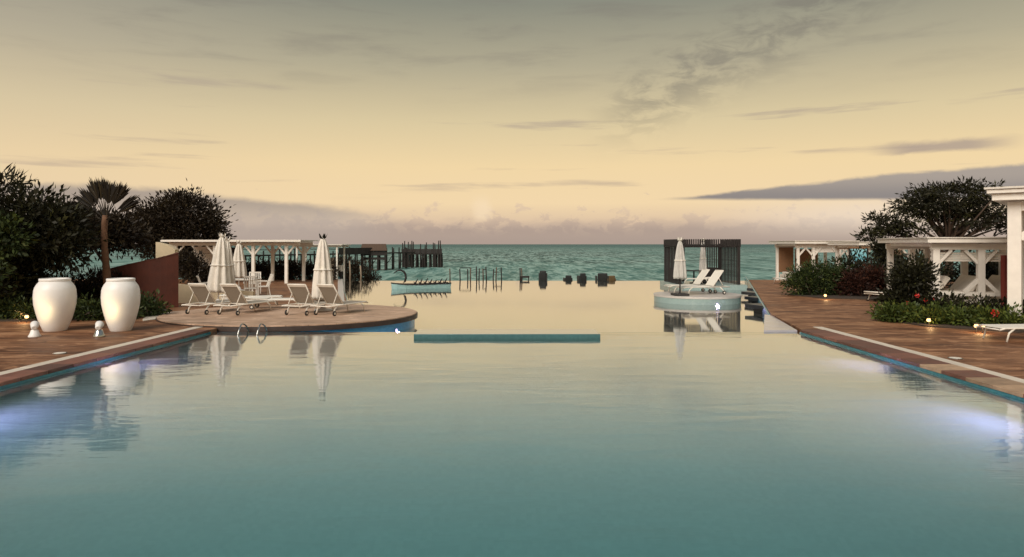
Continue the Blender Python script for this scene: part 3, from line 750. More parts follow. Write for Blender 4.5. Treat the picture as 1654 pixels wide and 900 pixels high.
# ------------------------------------------------------------------ loungers
def lounger_proto(sling, back_angle=52, flat=False):
    t = thing('sun_lounger', '', 'lounger', group='sun loungers round the pool')
    Wd = .64; zf = .30
    f = MB()
    for s in (-1, 1): f.tube([(s * Wd / 2, -.98, zf), (s * Wd / 2, .2, zf), (s * Wd / 2, .85, zf + .005), (s * Wd / 2, 1.0, zf - .03)], .022, 6)
    for y in (-.97, -.26, .98): f.tube([(-Wd / 2, y, zf if y < .9 else zf - .025), (Wd / 2, y, zf if y < .9 else zf - .025)], .018, 6)
    f.build('frame', M_FRAME, t, smooth=True)
    for s in (-1, 1):
        MB().tube([(s * Wd / 2, .62, zf), (s * (Wd / 2), .76, zf - .1), (s * Wd / 2, .82, .0)], [.024, .022, .02], 6).build('leg', M_FRAME, t, smooth=True)
        MB().tube([(s * Wd / 2, -.55, zf), (s * (Wd / 2), -.68, zf - .12), (s * Wd / 2, -.72, .07)], [.024, .022, .02], 6).build('leg', M_FRAME, t, smooth=True)
        wh = MB().tube([(s * (Wd / 2 + .012), -.72, .075), (s * (Wd / 2 + .045), -.72, .075)], .075, 16).build('wheel', M_RUBBER, t)
        MB().tube([(s * (Wd / 2 + .01), -.72, .075), (s * (Wd / 2 + .05), -.72, .075)], .035, 12).build('hub', M_FRAME, wh)
    MB().box((0, .36, zf + .015), (Wd - .03, 1.22, .012)).build('seat_sling', sling, t)
    a = math.radians(4 if flat else back_angle); L = .76
    dirv = Vector((0, -math.cos(a), math.sin(a))); p0 = Vector((0, -.26, zf + .03))
    bf = MB()
    for s in (-1, 1): bf.tube([p0 + Vector((s * (Wd / 2 - .015), 0, 0)), p0 + Vector((s * (Wd / 2 - .015), 0, 0)) + dirv * L], .02, 6)
    bf.tube([p0 + dirv * L + Vector((-Wd / 2 + .015, 0, 0)), p0 + dirv * L + Vector((Wd / 2 - .015, 0, 0))], .022, 6)
    if not flat:
        for s in (-1, 1): bf.tube([p0 + dirv * L * .55 + Vector((s * (Wd / 2 - .03), 0, 0)), (s * (Wd / 2 - .03), -.72, zf)], .013, 6)
    bf.build('back_frame', M_FRAME, t, smooth=True)
    mid = p0 + dirv * (L * .5)
    nv = Vector((0, math.sin(a), math.cos(a))); M3 = Matrix((Vector((1, 0, 0)), dirv, Vector((1, 0, 0)).cross(dirv))).transposed()
    MB().box(mid, (Wd - .06, L - .03, .012), M=M3).build('back_sling', sling, t)
    MB().box(p0 + dirv * (L - .035) + nv * -.012, (Wd - .05, .085, .03), M=M3).build('head_roll', M_FRAME, t)
    return t
LP = lounger_proto(M_SLING); LPC = lounger_proto(M_SLINGW, 54); LPF = lounger_proto(M_SLINGW, flat=True)
ZT = .06
def ldg(proto, px, py, rz, label, z=ZT):
    """px, py: middle of the wheels in the picture"""
    x, y = G(px, py, z); c, s = math.cos(rz), math.sin(rz)
    return place(proto, (x + .72 * -s * 1., y + .72 * c, z), rz, label)
R = math.radians
ldg(LP, 318, 508, R(-16), 'lounger farthest left on the round terrace, seen from behind')
ldg(LP, 369, 509, R(-20), 'second lounger from the left on the round terrace, seen from behind')
ldg(LP, 479, 509.5, R(-17), 'third lounger on the round terrace, left of the tall closed umbrella')
ldg(LP, 525, 510, R(-24), 'rightmost lounger on the round terrace, its foot pointing to the right')
x, y = G(447, 498, ZT); place(LPF, (x, y, ZT), R(-84), 'flat cream lounger lying sideways in the middle of the round terrace')
x, y = G(398, 496, ZT); place(LPF, (x, y + .55, ZT), R(-75), 'flat cream lounger behind the second lounger on the round terrace')
# right platform: heads to the right
x, y = G(1135, 476, 0); place(LPC, (x + .1, y + .25, 0), R(102), 'white lounger on the right platform nearer the pool front', (1.1, 1.1, 1.1))
place(LPC, (x - .2, y + 1.3, 0), R(98), 'white lounger on the right platform, second from the front', (1.1, 1.1, 1.1))
place(LPF, (10.9, 38.75, -.06), R(92), 'flat white lounger at the front of the dark gazebo')
# near right edge: foot towards the pool
place(LPF, (12.05, 15.75, 0), R(97), 'white lounger at the right edge beside the tall pavilion post')
x, y = G(1276, 461); place(LPF, (x + .25, y + .9, 0), R(10), 'white lounger end standing by the far right cabana')
x, y = G(1427, 489); place(LPF, (x + .6, y + .8, 0), R(-60), 'white lounger half hidden behind the red flowering shrub')

# ------------------------------------------------------------------ closed umbrellas
def umbrella(label, loc, H=2.42, z0=.62, r0=.26, seed=0, dark_cap=False, base='box', lean=0.):
    t = thing('closed_umbrella', label, 'umbrella', loc, R(seed * 37), 'closed white umbrellas'); t.rotation_euler[1] = lean
    MB().tube([(0, 0, .02), (0, 0, H - .05)], [.028, .022], 10).build('pole', M_RUBBER if base == 'box' else M_FRAME, t, smooth=True)
    b = MB(); hz = H - z0
    prof = [(r0 * .55, z0 + .03), (r0 * .96, z0), (r0 * 1.0, z0 + .05 * hz), (r0 * .93, z0 + .22 * hz), (r0 * .80, z0 + .42 * hz), (r0 * .66, z0 + .6 * hz), (r0 * .52, z0 + .76 * hz), (r0 * .36, z0 + .88 * hz), (r0 * .2, z0 + .94 * hz), (.03, z0 + .955 * hz)]
    b.lathe(prof, 64, flute=8, amp=.22, phase=seed)
    b.build('canopy', M_GREYCANVAS if base == 'box' else M_CANVAS, t, smooth=True)
    zs = z0 + .45 * hz
    MB().lathe([(r0 * .9, zs), (r0 * .92, zs + .02), (r0 * .88, zs + .05)], 32, flute=8, amp=.14, phase=seed).build('strap', M_CANVAS, t, smooth=True)
    cb = MB(); zc = z0 + .93 * hz
    for k in range(5):
        a = k * 2 * math.pi / 5 + seed; c, s = math.cos(a), math.sin(a)
        o = Vector((c, s, 0)); q = Vector((-s, c, 0))
        p0 = Vector((0, 0, zc)); p1 = p0 + o * .09 + Vector((0, 0, .07)); p2 = p0 + o * .15 + Vector((0, 0, .22))
        cb.add([p0 + q * .03, p1 + q * .055, p2, p1 - q * .055, p0 - q * .03, p1 * .92 + Vector((0, 0, zc)) * .08 - o * .02], [(0, 1, 5), (1, 2, 5), (2, 3, 5), (3, 4, 5)])
    cb.build('vent_flap', M_LEAFD if dark_cap else M_CANVAS, t)
    if base == 'box':
        bs = MB().box((0, 0, .05), (.62, .62, .09)).build('base', M_RUBBER, t, bevel=.012)
        MB().tube([(0, 0, .09), (0, 0, .34)], [.045, .04], 10).build('sleeve', M_RUBBER, t)
    else:
        MB().lathe([(.28, 0), (.28, .04), (.10, .07), (.05, .2)], 24).build('base', M_CERAMIC, t, smooth=True)
    return t
x, y = -5.85, 22.0
umbrella('tall closed white umbrella between the two right-hand loungers of the round terrace', (x, y, ZT), 2.42, .38, .30, 1, True, 'round')
x, y = G(352, 492, ZT); umbrella('nearest closed umbrella of the left cluster, its canvas sagging low', (x, y, ZT), 2.5, .42, .34, 2, False, 'round', R(5))
x, y = G(367, 487, ZT); umbrella('closed umbrella just right of the nearest one in the left cluster', (x, y, ZT), 2.36, .5, .26, 3, False, 'round', R(-2))
x, y = G(386, 470, 0); umbrella('closed umbrella farthest back in the left cluster by the dining chairs', (x, y, 0), 2.3, .62, .3, 4, False, 'round')
umbrella('closed umbrella with dark box base at the front of the right platform', (7.5, 29.2, 0), 2.42, .72, .25, 5, False, 'box')
umbrella('slim closed white umbrella standing inside the dark gazebo', (11.45, 39.4, -.06), 2.55, .5, .2, 6, False, 'box')

# ------------------------------------------------------------------ dining set on the left deck
def chair_proto():
    t = thing('dining_chair', '', 'chair', group='white chairs behind the round terrace')
    MB().box((0, 0, .44), (.5, .48, .04)).build('seat', M_WHITE, t, bevel=.01)
    for sx in (-1, 1):
        MB().beam((sx * .23, .2, 0), (sx * .23, .22, .66), .04, .04).build('leg', M_WHITE, t)
        MB().beam((sx * .23, -.28, 0), (sx * .23, -.2, .46), .04, .04).build('leg', M_WHITE, t)
        MB().beam((sx * .25, -.24, .66), (sx * .25, .26, .68), .05, .03).build('armrest', M_WHITE, t)
    b = MB()
    for sx in (-1, 1): b.beam((sx * .23, -.2, .44), (sx * .23, -.38, .92), .04, .04)
    b.beam((-.25, -.38, .92), (.25, -.38, .92), .05, .06); b.build('back_frame', M_WHITE, t)
    for k in range(5):
        u = -.16 + .08 * k
        MB().beam((u, -.22, .47), (u, -.37, .9), .035, .015).build('slat', M_WHITE, t)
    return t
CP = chair_proto()
for (px, py, rz, lab) in ((424, 480, 120, 'white dining chair at the right end of the left dining table'), (405, 484, 20, 'white dining chair in front of the left dining table'), (412, 474, 200, 'white dining chair behind the left dining table'), (336, 484, -60, 'white dining chair left of the umbrella cluster')):
    x, y = G(px, py); place(CP, (x, y, 0), R(rz), lab)
x, y = G(388, 478)
t = thing('dining_table', 'low white table among the dining chairs beyond the round terrace', 'table', (x, y, 0))
MB().box((0, 0, .70), (1.5, .85, .05)).build('tabletop', M_WHITE2, t, bevel=.01)
for sx in (-1, 1):
    for sy in (-1, 1): MB().beam((sx * .65, sy * .34, 0), (sx * .65, sy * .34, .675), .06, .06).build('leg', M_WHITE2, t)

# ------------------------------------------------------------------ pool ladder, red wall, low wall
x, y = -6.7, 17.2
t = thing('pool_ladder', 'pair of thin steel handrail loops at the left corner of the spill edge', 'ladder', (x, y, 0))
for k in (0, .48):
    MB().tube([(k, .62, -.5)] + [(k + .02 * math.sin(i), .28 - .34 * math.cos(i * math.pi / 8), -.1 + .26 * math.sin(i * math.pi / 8)) for i in range(8, -1, -1)] + [(k, -.06, -.8)], .02, 8).build('handrail', M_STEEL, t, smooth=True)
for z in (-.4, -.7): MB().box((.24, -.05, z), (.46, .08, .03)).build('step', M_STEEL, t)

def curved_wall():
    t = thing('curved_wall', 'dark red rendered curved wall with sloping top beside the round terrace', 'wall', (-12.75, 25.35, 0))
    cx, cy, rad = 0, 0, 2.05
    vo = []; n = 26; th = .24
    pts = []
    for i in range(n):
        u = i / (n - 1); a = math.radians(-48 - 130 * u)
        pts.append((a, 1.87 - 1.0 * u ** .9))
    b = MB()
    vs = []
    for a, h in pts:
        c, s = math.cos(a), math.sin(a)
        vs += [(rad * c, rad * s, 0), (rad * c, rad * s, h), ((rad - th) * c, (rad - th) * s, h), ((rad - th) * c, (rad - th) * s, 0)]
    fs = []
    for i in range(n - 1):
        o = 4 * i
        for k in range(4): fs.append((o + k, o + (k + 1) % 4, o + 4 + (k + 1) % 4, o + 4 + k))
    fs += [(0, 1, 2, 3), (4 * n - 1, 4 * n - 2, 4 * n - 3, 4 * n - 4)]
    b.add(vs, fs).build('wall_body', M_RED, t)
    cb = MB(); vs = []
    for a, h in pts:
        c, s = math.cos(a), math.sin(a); r1, r2 = rad + .015, rad - th - .015
        vs += [(r1 * c, r1 * s, h + .003), (r1 * c, r1 * s, h + .035), (r2 * c, r2 * s, h + .035), (r2 * c, r2 * s, h + .003)]
    cb.add(vs, fs).build('coping', M_RED, t)
curved_wall()
# cream pointed fin above the red wall
t = tag(MB().add([(x, y, z) for y in (-.14, .14) for x, z in ((-.42, 0), (-.42, 2.28), (.05, 2.17), (.32, 2.0), (.30, 1.94), (.3, 0))],
    [(0, 5, 4, 3, 2, 1), (6, 7, 8, 9, 10, 11)] + [(i, (i + 1) % 6, 6 + (i + 1) % 6, 6 + i) for i in range(6)]).build('wall_fin', M_CREAM, loc=(-12.74, 25.9, 0)), 'cream pointed wall end rising above the red curved wall', 'wall')
t = tag(MB().add([(-1.6, -.1, 0), (2.0, -.1, 0), (2.0, -.1, .42), (-1.6, -.1, .78), (-1.6, .12, 0), (2.0, .12, 0), (2.0, .12, .42), (-1.6, .12, .78)],
    [(0, 1, 2, 3), (4, 7, 6, 5), (0, 4, 5, 1), (1, 5, 6, 2), (2, 6, 7, 3), (3, 7, 4, 0)]).build('low_wall', M_CREAM, loc=(-11.4, 25.6, 0)), 'low cream wall sloping down behind the left loungers', 'wall')

# ------------------------------------------------------------------ white timber cabanas
def posts_row(t, pts, z1, s=.16, z0=0., m=M_WHITE):
    for x, y in pts: MB().box((x, y, (z0 + z1) / 2), (s, s, z1 - z0)).build('post', m, t, bevel=.01)
def brace(t, p, q, s=.09, m=M_WHITE): MB().beam(p, q, s, s, (0, 1, 0)).build('brace', m, t)

# long pergola behind the round terrace
t = thing('pergola', 'long white timber pergola behind the umbrella cluster on the left', 'pergola', (-15.1, 38.2, 0))
px_ = [-3.3, -1.1, 1.05, 2.9]
for yy in (0, 2.6):
    posts_row(t, [(x + .2 * (yy > 0), yy) for x in px_], 2.12, .17)
    MB().box((0, yy, 2.20), (7.3, .13, .16)).build('beam', M_WHITE, t, bevel=.01)
    for x in px_:
        x = x + .2 * (yy > 0)
        for s in (-1, 1): brace(t, (x + s * .08, yy, 1.66), (x + s * .46, yy, 2.12), .09)
for x in (-3.55, -2.6, -1.7, -.8, .1, 1., 1.9, 2.8, 3.5): MB().box((x, 1.3, 2.33), (.09, 3.3, .1)).build('rafter', M_WHITE, t)
MB().box((0, 1.3, 2.41), (7.7, 3.7, .05)).build('roof_slab', M_WHITE2, t)
MB().box((0, -.56, 2.385), (7.72, .03, .11)).build('fascia', M_WHITE, t)
for k in range(3): MB().box((-2.3 + .0 * k, 2.45, 1.55 + .2 * k), (2.2, .03, .18)).build('blind_slat', M_WHITE2, t)
MB().box((-2.65, 2.4, .75), (.85, .1, 1.5)).build('screen_panel', M_WHITE2, t)
MB().box((-1.25, 2.42, 1.0), (.9, .06, 2.)).build('dark_screen', M_DARK, t)
# second, farther pergola
t = thing('pergola', 'lower white pergola end right of the long one, behind the tall umbrella', 'pergola', (-12.2, 44.4, -.9))
posts_row(t, [(-1.3, 0), (.2, 0), (1.3, 0), (-1.3, 2.), (1.3, 2.)], 2.92, .1)
for yy in (0, 2.): MB().box((0, yy, 2.97), (3.2, .1, .12)).build('beam', M_WHITE2, t)
MB().box((0, 1., 3.06), (3.4, 2.5, .05)).build('roof_slab', M_WHITE2, t)

# mid right cabana with bed
def cabana(label, loc, rz, xs, depth, H, ps=.2):
    t = thing('cabana', label, 'cabana', loc, rz, 'white timber cabanas on the right')
    x0, x1 = xs[0], xs[-1]; cx = (x0 + x1) / 2; wd = x1 - x0
    for yy in (0, depth):
        posts_row(t, [(x, yy) for x in xs], H - .42, ps)
        MB().box((cx, yy, H - .32), (wd + .3, ps * .8, .2)).build('beam', M_WHITE, t, bevel=.01)
    for yy in (0,):
        for i, x in enumerate(xs):
            for s in (-1, 1):
                if (i == 0 and s < 0) or (i == len(xs) - 1 and s > 0): continue
                brace(t, (x + s * ps * .4, yy, H - .86), (x + s * .45, yy, H - .43), .085)
    for x in xs: MB().box((x, depth / 2, H - .26), (.1, depth - ps, .12)).build('rafter', M_WHITE, t)
    MB().box((cx, depth / 2, H - .13), (wd + .7, depth + .8, .14)).build('roof_slab', M_WHITE, t, bevel=.015)
    MB().box((cx, depth / 2, H - .035), (wd + .78, depth + .88, .035)).build('roof_edge', M_WHITE2, t)
    return t
t = cabana('white cabana with a cushioned day bed behind the low hedge', (13.95, 22.1, 0), R(-14), [0, 1.28, 2.56, 3.84], 4.8, 2.44)
posts_row(t, [(0, 2.3), (3.84, 2.3)], 2.02, .2)
for i, (a, b) in enumerate(((.1, 1.18), (1.38, 2.46), (2.66, 3.74))):
    for k in range(4): MB().box(((a + b) / 2, .08, 1.90 - .075 * k), (b - a, .03, .065)).build('blind_slat', M_WHITE2, t)
MB().box((1.92, 0, .60), (3.64, .12, .12)).build('rail', M_WHITE, t, bevel=.01)
for x in (1.28,):
    for s in (-1, 1):
        if x == 0 and s < 0 or x == 3.84 and s > 0: continue
        brace(t, (x + s * .08, 0, 1.06), (x + s * .46, 0, .66), .12)
MB().box((1.92, 1.3, .26), (3.5, 2.2, .5)).build('bed_base', M_WHITE2, t, bevel=.02)
MB().box((1.92, 1.35, .58), (3.3, 2.0, .14)).build('mattress', M_CANVAS, t, bevel=.04)
for k in range(3):
    MB().box((.45 + .95 * k, 1.5, .84), (.16, 1.5, .66), M=Matrix.Rotation(R(36), 3, 'Y')).build('cushion', M_CANVAS, t, bevel=.03)
tag(MB().add([(x, y, z) for z in (.02, 1.86) for x, y in ((-.14, 0), (-.07, -.05), (0, .03), (.07, -.04), (.14, 0), (.14, .03), (0, .07), (-.14, .03))],
    [tuple(range(8))[::-1], tuple(range(8, 16))] + [(i, (i + 1) % 8, 8 + (i + 1) % 8, 8 + i) for i in range(8)]).build('red_curtain', M_REDCLOTH, loc=(15.45, 21.05, 0)), 'dark red curtain hanging beside the tall pavilion post', 'curtain')

# far right cabanas
t = cabana('far white cabana with brown screens by the sea', (16.75, 39.0, 0), R(3), [0, .9, 2.45, 3.0], 2.6, 2.42, .15)
MB().box((1.75, 2.5, 1.25), (1.4, .05, 1.3)).build('screen', M_BROWN, t)
MB().box((.5, 2.5, 1.25), (.9, .05, 1.5)).build('screen', M_BROWN, t)
MB().box((1.7, .05, 1.86), (1.4, .04, .26)).build('valance', M_WHITE, t)
MB().box((1.5, 1.3, .2), (2.9, 2.2, .38)).build('bed_base', M_WHITE2, t, bevel=.02)
MB().box((1.5, 1.3, .47), (2.7, 2.0, .14)).build('mattress', M_CANVAS, t, bevel=.04)
for s, xx in ((1, 0), (1, .9)): brace(t, (xx + .05, 0, .95), (xx + .45, 0, .62), .08)
t = cabana('white cabana beside the framed seaside print', (18.4, 35.2, 0), R(2), [0, 1.2, 2.6, 3.6], 2.4, 2.34, .16)
MB().box((.6, 1.2, 1.0), (.5, .06, 1.9)).build('curtain', M_CANVAS, t)
MB().box((3.1, 2.2, 1.0), (.9, .06, 1.9)).build('curtain', M_CANVAS, t)
# framed print
t = thing('framed_print', 'large framed print of a cyan sea standing by the cabana', 'picture', (17.05, 32.9, 0), R(-3))
MB().box((0, 0, 1.22), (.76, .03, 1.5)).build('print', M_PRINT, t)
for s in (-1, 1): MB().box((s * .42, 0, 1.0), (.07, .07, 2.0)).build('frame_post', M_DARK, t)
MB().box((0, 0, 2.03), (.91, .07, .07)).build('frame_rail', M_BROWN, t)
MB().box((0, 0, .42), (.77, .07, .07)).build('frame_rail', M_DARK, t)

# tall near pavilion at the right edge
t = thing('pavilion', 'tall white timber pavilion corner at the right edge of the picture', 'pavilion', (13.45, 18.0, 0), R(-42))
for x, y in ((0, 0), (3.6, 0), (0, 3.2), (3.6, 3.2)): MB().box((x, y, 1.65), (.30, .30, 3.3)).build('post', M_WHITE, t, bevel=.015)
for y in (0, 3.2): MB().box((1.8, y, 3.2), (3.9, .24, .26)).build('beam', M_WHITE, t, bevel=.015)
for x in (0, 3.6): MB().box((x, 1.6, 3.2), (.22, 2.95, .24)).build('beam', M_WHITE, t, bevel=.015)
brace(t, (.12, 0, 2.35), (.85, 0, 3.1), .17); brace(t, (0, .12, 2.35), (0, .85, 3.1), .15); brace(t, (3.48, 0, 2.35), (2.75, 0, 3.1), .17)
MB().box((1.8, 1.6, 3.43), (4.5, 4.1, .18)).build('roof_slab', M_WHITE, t, bevel=.02)
MB().box((1.8, 1.6, 3.58), (4.7, 4.3, .11)).build('roof_edge', M_WHITE, t, bevel=.015)
MB().box((1.8, 1.6, 3.665), (4.8, 4.4, .05)).build('roof_cap', M_WHITE2, t)
MB().box((1.8, 3.15, 1.3), (3.3, .08, .1)).build('rail', M_WHITE, t)
MB().box((1.8, 3.1, 2.4), (3.25, .04, 1.0)).build('curtain', M_CREAM, t)

# ------------------------------------------------------------------ dark slatted gazebo
t = thing('gazebo', 'dark slatted timber gazebo at the far end of the pool', 'gazebo', (11.42, 38.1, -.06), R(0))
GW, GD, GH = 1.64, 3.4, 2.50
for x, y in ((-GW, 0), (GW, 0), (-GW, GD), (GW, GD), (-.56, GD), (.74, GD)): MB().box((x, y, GH / 2 - .1), (.14, .14, GH - .2)).build('post', M_DARK, t)
for y in (0, GD): MB().box((0, y, GH - .36), (2 * GW + .2, .1, .12)).build('beam', M_DARK, t)
for x in (-GW, GW): MB().box((x, GD / 2, GH - .36), (.1, GD, .12)).build('beam', M_DARK, t)
def screen(x0, x1, y, z0, z1, step, wd, along='x'):
    b = MB(); u = x0
    while u <= x1 + 1e-6:
        c = (u, y, (z0 + z1) / 2) if along == 'x' else (y, u, (z0 + z1) / 2)
        b.box(c, (wd, .05, z1 - z0) if along == 'x' else (.05, wd, z1 - z0)); u += step
    return b.build('slat_screen', M_DARK, t)
screen(-GW, GW, -.09, GH - .34, GH + .04, .125, .06)
screen(-GW, GW, GD + .09, GH - .34, GH + .04, .125, .06)
screen(0, GD, -GW - .09, GH - .34, GH + .04, .14, .06, 'y'); screen(0, GD, GW + .09, GH - .34, GH + .04, .14, .06, 'y')
screen(-1.5, -.62, GD, 0, GH - .4, .13, .07); screen(.80, 1.58, GD, 0, GH - .4, .13, .07)
screen(.15, GD, -GW, 0, GH - .4, .30, .07, 'y'); screen(.15, GD, GW, 0, GH - .4, .26, .07, 'y')
for a, b in ((-1.55, -.58), (.76, 1.58)): MB().box(((a + b) / 2, GD - .07, .42), (b - a, .05, .84)).build('dado_panel', M_DARK, t)
for x in range(7): MB().box((-1.4 + .467 * x, GD / 2, GH - .27), (.06, GD, .05)).build('roof_slat', M_DARK, t)
for x in (-.80, .62): 
    b = MB(); 
    vs = [(x + .03 * k - .1, GD - .18 + (.03 if k % 2 else -.03), z) for z in (.25, GH - .45) for k in range(8)]
    b.add(vs, [(k, k + 1, k + 9, k + 8) for k in range(7)]); o = b.build('curtain', M_GOLD, t); o.modifiers.new('s', 'SOLIDIFY').thickness = .01
t = thing('round_table', 'dark round table inside the slatted gazebo', 'table', (10.95, 39.5, -.06))
MB().lathe([(.5, .70), (.52, .72), (.52, .74), (.5, .75)], 28).build('tabletop', M_DARK, t)
MB().lathe([(.26, 0), (.26, .03), (.05, .06), (.04, .70)], 20).build('pedestal', M_DARK, t, smooth=True)
# dark stepping slabs from the platform to the deck
for i, (x, y, wx, wy) in enumerate(((11.0, 26.4, 1.3, 1.25), (12.2, 29.3, 1.2, 1.2), (12.9, 32.2, 1.2, 1.2), (13.8, 35.0, 1.2, 1.1))):
    x = {0: 9.75, 1: 11.0, 2: 11.9, 3: 13.05}[i]
    y = {0: 25.3, 1: 28.9, 2: 31.9, 3: 34.4}[i]
    t = thing('stepping_slab', f'{ORD[i]} dark stepping slab from the front between the right platform and the deck', 'slab', (x, y, 0), R(18), 'dark stepping slabs in the far pool')
    MB().box((0, 0, -.10), (1.15, 1.15, .13)).build('slab', M_DSLAB, t, bevel=.015)
    MB().box((0, 0, -.82), (.7, .7, 1.3)).build('pier', M_DSLAB, t)

# ------------------------------------------------------------------ decorative boat
def boat():
    x, y = G(680, 466, FW)
    t = thing('planter_boat', 'narrow tiled boat with a curled black prow floating in the far pool', 'boat', (x, y, FW), R(22))
    L = 1.72; hw = .34
    st = [(-L, .02, .34), (-L + .25, .20, .30), (-L + .75, hw, .25), (0, hw + .04, .23), (L - .3, hw, .26), (L, hw * .85, .28)]
    v = []; f = []
    for sx, w_, h in st: v += [(sx, -w_, h), (sx * .98, -w_ * .8, -.12), (sx * .98, w_ * .8, -.12), (sx, w_, h)]
    for i in range(len(st) - 1):
        o = 4 * i
        for k in range(3): f.append((o + k, o + k + 1, o + 5 + k, o + 4 + k))
    f += [(0, 1, 2, 3)[::-1], (20, 21, 22, 23)]
    MB().add(v, f).build('hull', M_TEALHULL, t)
    top = [(a, -b) for a, b, h in st] + [(a, b) for a, b, h in st][::-1]
    MB().prism([(a * .97, b * .9) for a, b in top], .15, .205).build('deck', M_DARK, t)
    g = MB()
    for s in (-1, 1): g.tube([(a, s * b, h + .01) for a, b, h in st], .032, 6)
    g.build('gunwale', M_DARK, t, smooth=True)
    MB().tube([(-L + .52 + dx, 0, z) for dx, z in ((.10, .24), (.26, .42), (.32, .62), (.30, .82), (.20, .98), (.02, 1.06), (-.16, 1.04), (-.30, .95), (-.38, .88))], [.055, .06, .062, .062, .058, .05, .04, .03, .015], 10).build('prow', M_DARK, t, smooth=True)
    for k in range(7):
        xx = -.35 + .29 * k; r = random.Random(k)
        b = MB().tube([(xx, 0, .25), (xx + .05, 0, .36), (xx + .13 + .05 * r.random(), 0, .47 + .12 * r.random())], [.06, .045, .02], 7)
        b.tube([(xx, .02, .25), (xx - .06, .05, .40)], [.04, .015], 6)
        b.build('carved_peg', M_DARK, t, smooth=True)
boat()

# ------------------------------------------------------------------ beyond the far edge: armchairs, posts, screens
def armchair(label, x, y, wd, h, m, rz=0.):
    t = thing('wicker_armchair', label, 'armchair', (x, y, -.95), rz, 'armchairs beyond the far pool edge')
    MB().box((0, .3, .22), (wd, .62, .40)).build('seat', m, t, bevel=.02)
    Mt = Matrix.Rotation(R(12), 3, 'X')
    MB().box((0, .0, h / 2 + .03), (wd * .8, .10, h - .06), M=Mt).build('backrest', m, t, bevel=.05)
    for s in (-1, 1): MB().box((s * (wd / 2 - .02), .30, (h - .2) / 2), (.1, .66, h - .2)).build('armrest', m, t, bevel=.03)
    MB().box((0, .3, .47), (wd * .74, .5, .12)).build('cushion', M_SLING, t, bevel=.03)
    return t
def far_x(px, Y): return (px - VX) * Y / FPX
for px, wd, top, m, lab, rz in ((877, .56, 437, M_WICKER, 'tall black wicker armchair, leftmost at the far pool edge', -4), (918, .54, 444.5, M_WICKER, 'low black wicker armchair second from the left at the far edge', 3),
                            (941, .52, 441, M_WICKER, 'black wicker armchair third from the left at the far edge', 5), (973, .86, 441, M_WICKER, 'wide black wicker armchair at the far pool edge', -3), (988, .56, 445, M_WICKERB, 'brown wicker armchair rightmost at the far pool edge', 4)):
    Y = 48.3; h = CAMH - (top - VY) * Y / FPX + .95
    armchair(lab, far_x(px, Y), Y, wd, h, m, R(rz))
t = thing('low_bench', 'low dark bench left of the black armchairs at the far edge', 'bench', (far_x(848, 48.6), 48.6, -.95))
MB().box((0, 0, .82), (.62, .4, .12)).build('seat', M_PIER, t)
for s in (-1, 1): MB().box((s * .26, 0, .38), (.07, .3, .76)).build('leg', M_PIER, t)
posts = [727, 743, 756, 760, 770, 773.5, 780.5, 785.5, 797, 801.5, 810, 840, 843]
for i, px in enumerate(posts):
    r = random.Random(i); Y = 49.0 + r.uniform(-.5, .7); top = CAMH - (431 + r.uniform(-1, 4) - VY) * Y / FPX
    o = MB().tube([(0, 0, -.1), (r.uniform(-.02, .02), 0, (top + .95) * .5), (r.uniform(-.04, .04), 0, top + .95)], [.05, .045, .04], 7).build('wooden_post', M_THATCH if i % 3 == 0 else M_PIER, smooth=True, loc=(far_x(px, Y), Y, -.95))
    tag(o, f'{(ORD + ["last"])[i]} thin weathered post from the left in the row beyond the far pool edge', 'post', 'thin posts beyond the far pool edge')
for a, b, z in ((743, 760, 433), (780, 786, 436), (797, 810, 440)):
    Y = 49.1; zz = CAMH - (z - VY) * Y / FPX
    tag(MB().beam((far_x(a, Y), Y, zz), (far_x(b, Y), Y, zz + .02), .035, .05).build('post_rail', M_PIER), {743: 'thin rail joining the left posts beyond the far edge', 780: 'short thin rail joining the middle posts beyond the far edge', 797: 'thin rail joining the right posts beyond the far edge'}[a], 'rail', 'rails on the thin posts')
# matting screen, lantern pillar and stacked beach timber at the left corner of the far edge
t = thing('matting_screen', 'tan matting screen behind the tall umbrella', 'screen', (-11.9, 45.6, -.95), R(-8))
MB().add([(-.75, 0, 0), (.55, 0, 0), (.55, 0, 2.25), (.1, 0, 2.2), (-.75, 0, 1.7), (-.75, .06, 0), (.55, .06, 0), (.55, .06, 2.25), (.1, .06, 2.2), (-.75, .06, 1.7)],
    [(0, 1, 2, 3, 4), (9, 8, 7, 6, 5), (0, 5, 6, 1), (1, 6, 7, 2), (2, 7, 8, 3), (3, 8, 9, 4), (4, 9, 5, 0)]).build('matting', M_TAN, t)
for x in (-.77, .58): MB().box((x, .03, 1.15), (.07, .09, 2.3)).build('pole', M_PIER, t)
t = thing('lantern_pillar', 'small pale lantern on a dark post at the far left pool corner', 'lantern', (-11.15, 46.4, -.95))
MB().box((0, 0, .65), (.2, .2, 1.3)).build('post', M_PIER, t)
MB().box((0, 0, 1.48), (.34, .34, .36)).build('lantern_box', M_WHITE2, t, bevel=.02)
MB().box((0, 0, 1.69), (.42, .42, .05)).build('cap', M_WHITE2, t)
shrub('beach_scrub', 'dark brown beach scrub beyond the left corner of the far pool', 'shrub', (-11.3, 52.0, -.95),
      [(-1.3, 0, .95, .7, .5, .95), (-.4, .1, .85, .7, .5, .8), (.5, 0, .95, .65, .5, .9), (1.25, .1, .55, .5, .4, .55), (-.9, .1, 1.75, .8, .4, .3)], 330, 16, .2, .07, .14, 101, M_LEAFB, 8, inner=.2)
